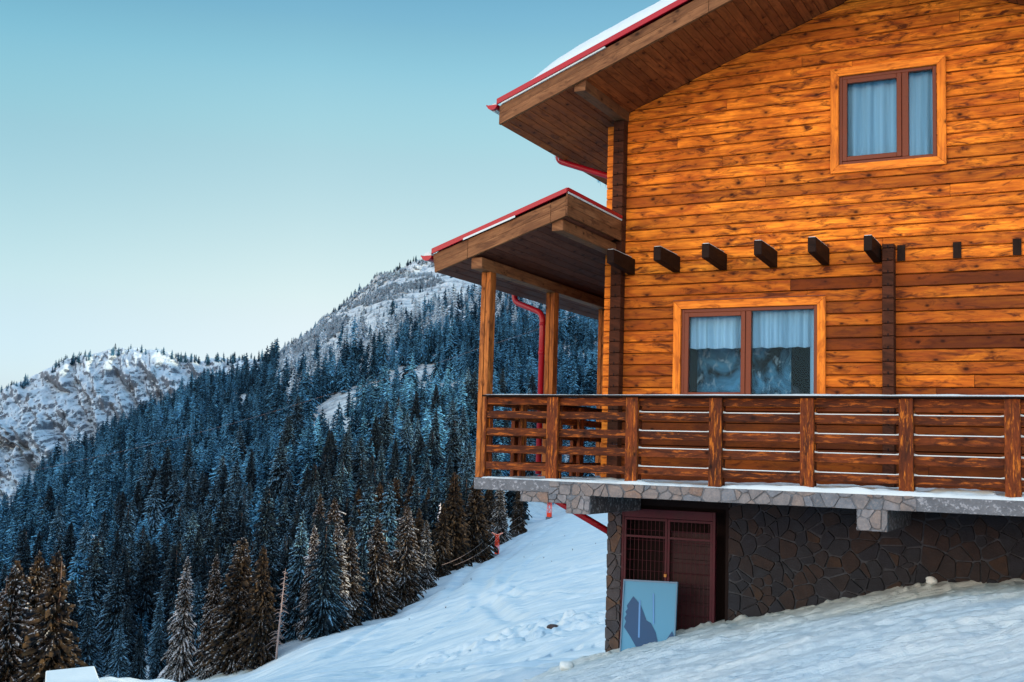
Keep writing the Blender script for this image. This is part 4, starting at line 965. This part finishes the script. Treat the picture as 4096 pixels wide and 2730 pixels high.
# foreground and piste-edge trees: (x, top y, distance, kind, width, label)
KEY = [
 (31, 2272, 86, 'D', .95, 'brown-green spruce at the bottom left corner, leftmost of the sunlit cluster'),
 (77, 2246, 94, 'D', .8, 'thin-topped spruce just right of the leftmost one in the bottom left cluster'),
 (163, 2209, 90, 'D', .85, 'tallest spruce of the bottom left cluster with a pale sunlit tip'),
 (250, 2214, 84, 'D', .95, 'orange-edged spruce on the right of the bottom left cluster'),
 (120, 2420, 92, 'D', .9, 'shaded lower spruce filling the middle of the bottom left cluster'),
 (205, 2400, 97, 'D', .8, 'dark spruce between the two tallest of the bottom left cluster'),
 (750, 2226, 174, 'D', .85, 'slim dark white-tipped spruce, first of the four tall ones above the snow edge'),
 (862, 2217, 170, 'D', .85, 'ragged spruce carrying snow clumps, second of the four tall ones from the left'),
 (974, 2148, 164, 'D', 1.2, 'broadest and tallest spruce above the snow edge, brown in the sun'),
 (1066, 2182, 160, 'D', 1.0, 'spruce with bare lower trunk beside the dead tree'),
 (566, 2490, 178, 'F', .9, 'short spruce with drooping branches above the white snow edge'),
 (485, 2500, 182, 'F', 1.1, 'short dark spruce left of the other drooping one above the white snow edge'),
 (1212, 2046, 172, 'F', 1.0, 'frosted spruce right of and behind the dead tree'),
 (1257, 2102, 168, 'D', .9, 'spruce with a lit tip left of the snow-crusted pair on the piste edge'),
 (1307, 2094, 163, 'F', 1.1, 'snow-crusted spruce at the left end of the piste edge'),
 (1345, 2100, 165, 'D', 1.1, 'brown spruce beside the snow-crusted one on the piste edge'),
 (1400, 2108, 168, 'D', 1.0, 'dark spruce half way along the piste edge, with an orange tip'),
 (1511, 2073, 178, 'D', 1.1, 'wide-branched snowy spruce on the piste edge, left of the tallest brown one'),
 (1450, 2180, 175, 'F', 1.0, 'low frosted spruce between two brown ones on the piste edge'),
 (1625, 2022, 190, 'D', 1.1, 'tall brown spruce with tiered snowy branches on the piste edge'),
 (1570, 2230, 184, 'D', 1.0, 'low dark spruce at the foot of the tall brown one'),
 (1709, 2083, 205, 'D', 1.1, 'spruce at the convex corner of the piste edge'),
 (1683, 2032, 215, 'D', .9, 'spruce behind the corner of the piste edge'),
 (1770, 2010, 222, 'D', .9, 'dark spruce just left of the column of olive-lit ones'),
 (1820, 1888, 232, 'D', 1.0, 'tall spruce left of the balcony corner, orange in its upper part'),
 (1905, 1905, 246, 'D', 1.1, 'olive-lit spruce right under the balcony corner'),
 (1880, 1975, 250, 'D', 1.0, 'dark spruce behind the olive-lit one under the balcony corner'),
 (2005, 1930, 285, 'D', 1.2, 'snow-flecked spruce under the left end of the balcony slab'),
 (2075, 1935, 300, 'D', 1.1, 'spruce right of the snow-flecked one under the balcony slab'),
 (1960, 1920, 300, 'D', 1.0, 'spruce behind the snow-flecked one under the balcony slab'),
 (1347, 1993, 195, 'D', 1.0, 'second-row spruce with a bright crusted top above the snow-crusted pair'),
 (1286, 1977, 205, 'D', .9, 'second-row spruce with a pale pointed tip, leftmost above the snow-crusted pair'),
 (1439, 1951, 225, 'D', .95, 'second-row spruce whose top reaches the open snow patch'),
 (1423, 2010, 215, 'F', .9, 'second-row frosted spruce below the open snow patch'),
 (1521, 1930, 225, 'D', 1.0, 'second-row spruce behind the wide-branched one'),
 (1580, 1909, 235, 'D', 1.0, 'second-row spruce left of the pair with orange tops'),
 (1656, 1903, 240, 'D', 1.0, 'second-row spruce with an orange top above the corner of the piste edge'),
 (1717, 1951, 250, 'D', .9, 'second-row slender spruce left of the bare white one'),
 (1500, 2010, 205, 'F', .9, 'frosted spruce peeping between the second-row ones'),
 (1150, 2150, 180, 'F', 1.0, 'dark frosted spruce in the gap behind the dead tree'),
 (905, 2400, 172, 'F', .9, 'low spruce between the ragged and the broadest one'),
 (640, 2520, 184, 'F', 1.0, 'low dark spruce left of the slim white-tipped one'),
 (395, 2580, 188, 'F', 1.0, 'low spruce above the white block, right of the sunlit cluster'),
]
key_xy = []
for (x, yt, d, kd, wd, lab) in KEY:
    P = at(x, yt, d); z = float(ground(P[0], P[1])); H = P[2] - z + .3
    H = max(5, min(30, H)); key_xy.append((P[0], P[1]))
    me = random.choice(NEAR_D if kd == 'D' else NEAR_F)
    plant(P[0], P[1], H, me, lab, 'spruces along the edge of the ski slope' if x > 300 else 'spruces in the bottom left corner', wide=wd * (1.3 if x < 300 else 1.15), z=z)
print('KEY heights', [round(float(at(k[0], k[1], k[2])[2] - ground(*at(k[0], k[1], k[2])[:2])), 1) for k in KEY])
# bare dead tree
P = at(1107, 2600, 157); z = float(ground(P[0], P[1])); Pt = at(1142, 2275, 157)
de = empty('dead_tree', (P[0], P[1], z), 'bare dead tree with short grey twigs leaning right at the edge of the snow', 'tree')
Hd = Pt[2] - z; topo = np.array([Pt[0] - P[0], Pt[1] - P[1]])
mb = MB(); n = 10; mb.tube([(P[0] + topo[0] * (k / n) ** 1.2, P[1] + topo[1] * (k / n) ** 1.2, z + Hd * k / n) for k in range(n + 1)], [.16 * (1 - k / n) + .02 for k in range(n + 1)], 7)
mb.build('trunk', M['deadbark'], de, 0, True); tw = MB()
for k in range(90):
    q = random.uniform(.12, .97); a = random.uniform(0, 6.28); L = (1.6 * (1 - q) + .35) * random.uniform(.5, 1.1); b = np.array([P[0] + topo[0] * q ** 1.2, P[1] + topo[1] * q ** 1.2, z + Hd * q])
    tw.tube([b, b + [L * .5 * math.cos(a), L * .5 * math.sin(a), .02], b + [L * math.cos(a), L * math.sin(a), -.25 * L]], [.035, .022, .012], 4, False)
tw.build('branch', M['deadbark'], de)
# bare white tree in the second row
P = at(1754, 2240, 235); P[2] = ground(P[0], P[1]); be = empty('dead_tree', tuple(P), 'snow-crusted bare tree standing white against the dark spruces', 'tree')
Ht = at(1752, 2012, 235)[2] - P[2]; mb = MB(); mb.tube([(P[0], P[1], P[2]), (P[0], P[1], P[2] + Ht)], [.16, .03], 7); mb.build('trunk', plain('frosted_bark', (.55, .58, .62), .9, 0, 2, .2), be)
tw = MB()
for k in range(80):
    q = random.uniform(.35, .98); a = random.uniform(0, 6.28); L = (1.8 * (1 - q) + .3) * random.uniform(.5, 1.1); b = np.array([P[0], P[1], P[2] + Ht * q])
    tw.tube([b, b + [L * .5 * math.cos(a), L * .5 * math.sin(a), .05], b + [L * math.cos(a), L * math.sin(a), -.3 * L]], [.07, .05, .02], 4, False)
tw.build('branch', plain('frosted_twig', (.70, .74, .78), .9), be)

# forest positions: jittered over the plan of the slope
UPX = [0, 1060, 1100, 1227, 1358, 1489, 1600, 1695, 1788, 2000, 2400, 3000]; UPY = [0, 0, 1440, 1385, 1300, 1262, 1215, 1180, 1140, 1090, 1040, 1000]
def project(P):
    q = (P - CAM) @ RW; return CX + F * q[:, 0] / -q[:, 2], CY - F * q[:, 1] / -q[:, 2]
pts = []
dline = lambda x: np.interp(x, [-400, 0, 300, 500, 750, 900, 1080, 1300, 1500, 1600, 1740, 1830, 2000, 2200, 2450, 3000, 4600], [110, 110, 150, 185, 178, 172, 165, 170, 185, 200, 222, 245, 300, 365, 430, 400, 330])
sp_ = 6.0
gx = np.arange(-700, 640, sp_); gy = np.arange(80, 1080, sp_)
LX, WY = np.meshgrid(gx, gy); LX = LX.ravel() + rng.uniform(-.48, .48, LX.size) * sp_; WY = WY.ravel() + rng.uniform(-.48, .48, WY.size) * sp_
pxl = CX + F * LX / WY; ok = (pxl > -250) & (pxl < 4600); LX, WY, pxl = LX[ok], WY[ok], pxl[ok]
d_ = np.hypot(LX, WY); ok = d_ > dline(pxl); LX, WY, pxl, d_ = LX[ok], WY[ok], pxl[ok], d_[ok]
dr_ = np.interp(pxl, rk, [RIDGE[k][0] for k in rk]); ok = d_ < dr_ * 1.04; LX, WY, pxl, d_ = LX[ok], WY[ok], pxl[ok], d_[ok]
FX = CAM[0] + LX * RT[0] + WY * VW[0]; FY = CAM[1] + LX * RT[1] + WY * VW[1]; FZ = ground(FX, FY)
_, py = project(np.stack([FX, FY, FZ], -1))
up = np.interp(pxl, UPX, UPY) + np.interp(pxl, [1060, 1110], [22, 88])
band = (py <= up); keep = (~band) | ((py > up - 130) & (rng.random(len(py)) < .55))
PATCH = [(1495, 1395, 75, 26), (1330, 1440, 38, 18), (1560, 1500, 45, 16), (1440, 1900, 50, 22), (1500, 1850, 40, 16), (1380, 1990, 45, 25), (1780, 1300, 50, 14), (560, 2150, 40, 14), (1680, 1620, 40, 14), (900, 2150, 40, 20), (1290, 2040, 40, 14), (1800, 1420, 60, 16)]
for (a, b, rx, ry) in PATCH:
    keep &= ((pxl - a) / rx) ** 2 + ((py - b) / ry) ** 2 > 1
gap = fbm(FX / 38, FY / 38, 3); keep &= gap > -.36
for (kx, ky) in key_xy: keep &= (FX - kx) ** 2 + (FY - ky) ** 2 > 9
FX, FY, FZ, d_, pxl, py, band = FX[keep], FY[keep], FZ[keep], d_[keep], pxl[keep], py[keep], band[keep]
FH = np.clip(rng.normal(17.0, 4.2, len(FX)), 7, 27) * np.interp(d_, [150, 300, 500, 950], [.80, .85, .90, .75])
FH = np.where(band, FH * rng.uniform(.16, .42, len(FX)), FH)
print('forest trees', len(FX))
order = np.argsort(-(FH / d_) + 0 * FX)
inframe = (pxl > -40) & (pxl < 2440) & (py - FH * F / d_ < 2700)
cand = [i for i in order if inframe[i]][:300 - len(KEY)]; cs = set(cand)
for i in cand:
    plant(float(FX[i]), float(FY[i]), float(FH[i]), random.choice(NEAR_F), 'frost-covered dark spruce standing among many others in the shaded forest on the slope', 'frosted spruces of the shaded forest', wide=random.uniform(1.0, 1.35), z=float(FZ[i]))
rest = [i for i in range(len(FX)) if i not in cs]
PTS = [(FX[i], FY[i], FZ[i] - .3, FH[i]) for i in rest]
# skyline trees on the distant peak and the ridge
r3 = random.Random(5)
for k in range(150):
    x = r3.choice([r3.uniform(0, 130), r3.uniform(200, 360), r3.uniform(420, 800), r3.uniform(580, 800), r3.uniform(820, 1060), r3.uniform(820, 1060)]); y = np.interp(x, [p[0] for p in PEAK], [p[1] for p in PEAK]) + r3.uniform(-1, 12)
    P = at(x, y, 1375 + r3.uniform(-12, 12)); PTS.append((P[0], P[1], P[2] - 1.5, r3.uniform(7, 15)))
for k in range(70):
    x = r3.uniform(1080, 1800); P = at(x, 1500, np.interp(x, rk, [RIDGE[q][0] for q in rk]) * r3.uniform(.985, 1.0)); PTS.append((P[0], P[1], float(ground(P[0], P[1])) - .3, r3.uniform(2.5, 7)))
N_DARK = len(PTS)
bx_ = rng.uniform(1085, 2150, 9000); bd_ = np.interp(bx_, rk, [RIDGE[q][0] for q in rk]) * rng.uniform(.86, 1.005, 9000)
bl_ = (bx_ - CX) / F; bw_ = bd_ / np.sqrt(1 + bl_ ** 2); BX = CAM[0] + bw_ * (bl_ * RT[0] + VW[0]); BY = CAM[1] + bw_ * (bl_ * RT[1] + VW[1]); BZ = ground(BX, BY)
_, by_ = project(np.stack([BX, BY, BZ], -1)); kb = (by_ < np.interp(bx_, UPX, UPY) + 95) & (fbm(BX / 18, BY / 18, 3) > -.12)
for i in np.nonzero(kb)[0]: PTS.append((BX[i], BY[i], BZ[i] - .2, float(rng.uniform(1.0, 3.6))))
print('scrub', kb.sum())
mi_ = rng.integers(60, 560, 1500); mj_ = rng.integers(10, 200, 1500)
for a_, b_ in zip(mi_, mj_):
    if px_[a_] < 1150 and vnoise(px_[a_] / 40 + 3, tt[b_] * 9) > .45: PTS.append((MX[a_, b_], MY[a_, b_], zP[a_, b_] - 1, float(rng.uniform(1.5, 5.0))))
FROST = PTS[N_DARK:]; PTS = PTS[:N_DARK]
mv = [i for i in range(len(rest)) if 1090 < pxl[rest[i]] < 2200 and py[rest[i]] < np.interp(pxl[rest[i]], UPX, UPY) + 230 and rng.random() < np.interp(py[rest[i]] - np.interp(pxl[rest[i]], UPX, UPY), [80, 230], [.75, .25])]
FROST += [PTS[i] for i in mv]; ms = set(mv); PTS = [p for i, p in enumerate(PTS) if i not in ms]
PTS = np.array(PTS); FROST = np.array(FROST)
def scatter(name, P_, srcs, label):
    me = bpy.data.meshes.new(name); me.vertices.add(len(P_)); me.vertices.foreach_set('co', P_[:, :3].ravel().astype(np.float32)); me.update()
    for nm, arr in (('hgt', P_[:, 3]), ('wid', P_[:, 3] * rng.uniform(1.0, 1.45, len(P_)) * np.where(P_[:, 3] < 4, 2.2, 1)), ('rot', rng.uniform(0, 6.28, len(P_)))):
        a = me.attributes.new(nm, 'FLOAT', 'POINT'); a.data.foreach_set('value', np.asarray(arr).astype(np.float32))
    fo = bpy.data.objects.new(name, me); COL.objects.link(fo); tag(fo, label, 'forest', kind='stuff')
    ng = bpy.data.node_groups.new(name, 'GeometryNodeTree'); ng.interface.new_socket('Geometry', in_out='INPUT', socket_type='NodeSocketGeometry'); ng.interface.new_socket('Geometry', in_out='OUTPUT', socket_type='NodeSocketGeometry')
    gi = ng.nodes.new('NodeGroupInput'); go = ng.nodes.new('NodeGroupOutput'); m2p = ng.nodes.new('GeometryNodeMeshToPoints'); inst = ng.nodes.new('GeometryNodeInstanceOnPoints'); jn = ng.nodes.new('GeometryNodeJoinGeometry')
    for pobj in srcs:
        oi = ng.nodes.new('GeometryNodeObjectInfo'); oi.transform_space = 'ORIGINAL'; oi.inputs['Object'].default_value = pobj; oi.inputs['As Instance'].default_value = True
        ng.links.new(oi.outputs['Geometry'], jn.inputs[0])
    def nat(nm):
        n_ = ng.nodes.new('GeometryNodeInputNamedAttribute'); n_.data_type = 'FLOAT'; n_.inputs['Name'].default_value = nm; return n_.outputs['Attribute']
    cs_ = ng.nodes.new('ShaderNodeCombineXYZ'); wv_ = nat('wid'); ng.links.new(wv_, cs_.inputs[0]); ng.links.new(wv_, cs_.inputs[1]); ng.links.new(nat('hgt'), cs_.inputs[2])
    cr_ = ng.nodes.new('ShaderNodeCombineXYZ'); ng.links.new(nat('rot'), cr_.inputs[2])
    ri_ = ng.nodes.new('FunctionNodeRandomValue'); ri_.data_type = 'INT'; ri_.inputs[4].default_value = 0; ri_.inputs[5].default_value = len(srcs) - 1
    ng.links.new(gi.outputs[0], m2p.inputs[0]); ng.links.new(m2p.outputs[0], inst.inputs['Points']); ng.links.new(jn.outputs[0], inst.inputs['Instance']); inst.inputs['Pick Instance'].default_value = True
    ng.links.new(ri_.outputs[2], inst.inputs['Instance Index']); ng.links.new(cs_.outputs[0], inst.inputs['Scale'])
    e2r = ng.nodes.new('FunctionNodeEulerToRotation'); ng.links.new(cr_.outputs[0], e2r.inputs[0]); ng.links.new(e2r.outputs[0], inst.inputs['Rotation'])
    ng.links.new(inst.outputs[0], go.inputs[0])
    fo.modifiers.new('forest', 'NODES').node_group = ng
# the instanced crowns are the crowns of real trees at the forest edge and on the crest
def proto(P, H, mesh, label, grp):
    e = plant(P[0], P[1], H, mesh, label, grp); return [c for c in COL.objects if c.parent == e and c.name.startswith('crown')][0]
pr4 = [proto(at(700 + 130 * i, 2300, 330 + 10 * i), 15, MID_F[i], 'frost-covered dark spruce standing among many others in the shaded forest on the slope', 'frosted spruces of the shaded forest') for i in range(4)]
scatter('conifer_forest', PTS, pr4, 'dense dark snow-dusted conifer forest covering the mountainside')
WH = [spruce_mesh('crown', 400 + i, 24, 9, 3, .12 + .02 * i, M['fol_white'], ragged=.4, width=.9) for i in range(2)]
pr2 = [proto(at(1500 + 120 * i, 1300, 850), 9, WH[i], ['pale frosted little spruce high up near the crest, left of a similar one', 'pale frosted little spruce high up near the crest, closer to the porch roof'][i], 'pale frosted spruces near the crest') for i in range(2)]
scatter('frosted_scrub', FROST, pr2, 'pale frost-covered spruces and scrub along the rocky crest')

# ================================================================== SKI LIFT
def lift_tower(x, yb, yt, d, label):
    P = at(x, yb, d); z = float(ground(P[0], P[1])); H = (yb - yt) / F * d
    e = empty('lift_tower', (P[0], P[1], z), label, 'lift tower', 'drag lift towers up the snow slope')
    s = H / 5.5; bx = P; z += 0
    MB().box(P[0] - .55 * s, P[0] + .55 * s, P[1] - .55 * s, P[1] + .55 * s, z - 1, z + .45 * s).build('footing', M['concrete'], e, .02)
    MB().box(P[0] - .42 * s, P[0] + .42 * s, P[1] - .42 * s, P[1] + .42 * s, z + .45 * s, z + 1.3 * s).build('base_box', M['towerred'], e, .02)
    mb = MB(); wb, wt = .40 * s, .26 * s; z0, z1 = z + 1.3 * s, z + 5.1 * s
    cn = [(-1, -1), (1, -1), (1, 1), (-1, 1)]
    for cx_, cy_ in cn: mb.tube([(P[0] + cx_ * wb, P[1] + cy_ * wb, z0), (P[0] + cx_ * wt, P[1] + cy_ * wt, z1)], .06 * s, 5)
    nz = 6
    for k in range(nz):
        f0, f1 = k / nz, (k + 1) / nz; w0, w1 = wb + (wt - wb) * f0, wb + (wt - wb) * f1
        for q in range(4):
            a_, b_ = cn[q], cn[(q + 1) % 4]
            if k % 2: a_, b_ = b_, a_
            mb.tube([(P[0] + a_[0] * w0, P[1] + a_[1] * w0, z0 + (z1 - z0) * f0), (P[0] + b_[0] * w1, P[1] + b_[1] * w1, z0 + (z1 - z0) * f1)], .038 * s, 4)
    mb.build('lattice_mast', M['towerred'], e)
    ar = MB(); A = []
    for sg in (-1, 1):
        tip = np.array([P[0] + sg * 1.25 * s * RT[0], P[1] + sg * 1.25 * s * RT[1], z + 5.5 * s]); A.append(tip)
        ar.tube([(P[0], P[1], z + 5.0 * s), tip], .11 * s, 6)
        ar.tube([(P[0], P[1], z + 4.4 * s), tip], .06 * s, 5)
        ar.tube([tip + [VW[0] * .5 * s, VW[1] * .5 * s, -.05], tip - [VW[0] * .5 * s, VW[1] * .5 * s, .05]], .13 * s, 8)
    ar.build('crossarm', plain('frosted_orange', (.80, .35, .25), .6, 0, 3, .3), e)
    return A
A1 = lift_tower(1986, 2248, 2158, 258, 'small orange-red lattice lift tower on the snow slope, lower of the two')
A0 = lift_tower(2196, 2096, 1994, 345, 'orange-red lattice lift tower under the balcony slab, farther up the slope')
def cable(pts, label, r=.03, grp=None):
    out = []
    for a, b in zip(pts[:-1], pts[1:]):
        a, b = np.array(a, float), np.array(b, float); L = np.linalg.norm(b - a)
        for k in range(13): t_ = k / 12; p_ = a * (1 - t_) + b * t_; p_[2] -= 4 * t_ * (1 - t_) * L * .015; out.append(p_)
    o = MB().tube(out, r, 5).build('lift_cable', plain('steel_cable', (.35, .28, .24), .5), None, 0, True); tag(o, label, 'cable', grp)
low = at(1790, 2262, 195)
cable([A0[0], A1[0], low + [-.9, -.4, 0]], 'lift cable over the left arms of the orange towers', .016)
cable([A0[1], A1[1], low + [.9, .4, 0]], 'lift cable over the right arms of the orange towers', .016)
cable([at(2500, 1180, 420), at(1914, 1395, 400), at(1297, 1584, 400), at(275, 1852, 420), at(-500, 1990, 430)], 'long thin cable crossing in front of the forested mountain', .012)

# ================================================================== SMALL THINGS
# white snow block at the lower left edge
P = at(290, 2724, 42.5)
blk = MB(); c0, c1, c2, c3 = at(183, 2745, 41), at(402, 2730, 41), at(378, 2664, 44.5), at(183, 2684, 44.5)
up_ = np.array([0, 0, .0]); hh = .12
blk.loft([c0, c1, c2, c3], [p_ - np.array([0, 0, 1.6]) for p_ in (c0, c1, c2, c3)])
b_ = blk.build('snow_roof', M['snowlump'], None, .03); tag(b_, 'white snow-covered slanted block at the lower left edge, in front of the trees', 'snow block')
def lump(x, y, d_or, r, label, nm='snow_lump', z=None, sq=.75, seed=0):
    bm = bmesh.new(); bmesh.ops.create_icosphere(bm, subdivisions=3, radius=r); rr = random.Random(seed)
    for v in bm.verts:
        k = 1 + .35 * (float(vnoise(v.co.x / r * 1.3 + 5 + seed, v.co.y / r * 1.3 + v.co.z / r * 1.7)) - .5); v.co *= k; v.co.z *= sq
    me_ = bpy.data.meshes.new(nm); bm.to_mesh(me_); bm.free(); me_.materials.append(M['snowlump']); me_.polygons.foreach_set('use_smooth', [True] * len(me_.polygons))
    o_ = bpy.data.objects.new(nm, me_); COL.objects.link(o_)
    o_.location = (x, y, (float(ground(x, y)) if z is None else z) + r * sq * .55); tag(o_, label, 'snow lump'); return o_
lump(-1.72, -.22, 0, .062, 'rounded snow lump resting at the foot of the dark stone wall', seed=1)
lump(-5.72, -1.0, 0, .09, 'snow clod on the bank left of the stone pillar', seed=2)
P_ = at(2212, 2490, 64)
lump(P_[0], P_[1], 0, .32, 'dark clod of earth in the churned snow left of the stone pillar', 'earth_clod', sq=.5, seed=5).data.materials[0] = plain('frozen_earth', (.035, .028, .026), .9, 0, 6, .4)
# dark scrub tufts on the piste
tg = plain('dry_twigs', (.05, .04, .03), .9)
tuft_me = None
for k in range(16):
    x = random.uniform(1450, 2380); fr_ = random.random(); d0 = np.interp(x, [1450, 1700, 2000, 2380], [120, 160, 200, 260]) * random.uniform(.75, 1.15)
    P = at(x, 2300, d0); z = float(ground(P[0], P[1]))
    if tuft_me is None:
        tb = MB()
        for q in range(14):
            a = random.uniform(0, 6.28); L = random.uniform(.25, .55); tb.tube([(0, 0, 0), (L * .4 * math.cos(a), L * .4 * math.sin(a), L)], [.02, .006], 4, False)
        o = tb.build('dry_shrub', tg); tuft_me = o.data
    else:
        o = bpy.data.objects.new('dry_shrub', tuft_me); COL.objects.link(o)
    o.location = (P[0], P[1], z - .02); s_ = random.uniform(.4, .9); o.scale = (s_, s_, s_)
    tag(o, 'tiny dark dry shrub poking through the snow of the ski slope', 'shrub', 'dry shrubs poking through the piste')
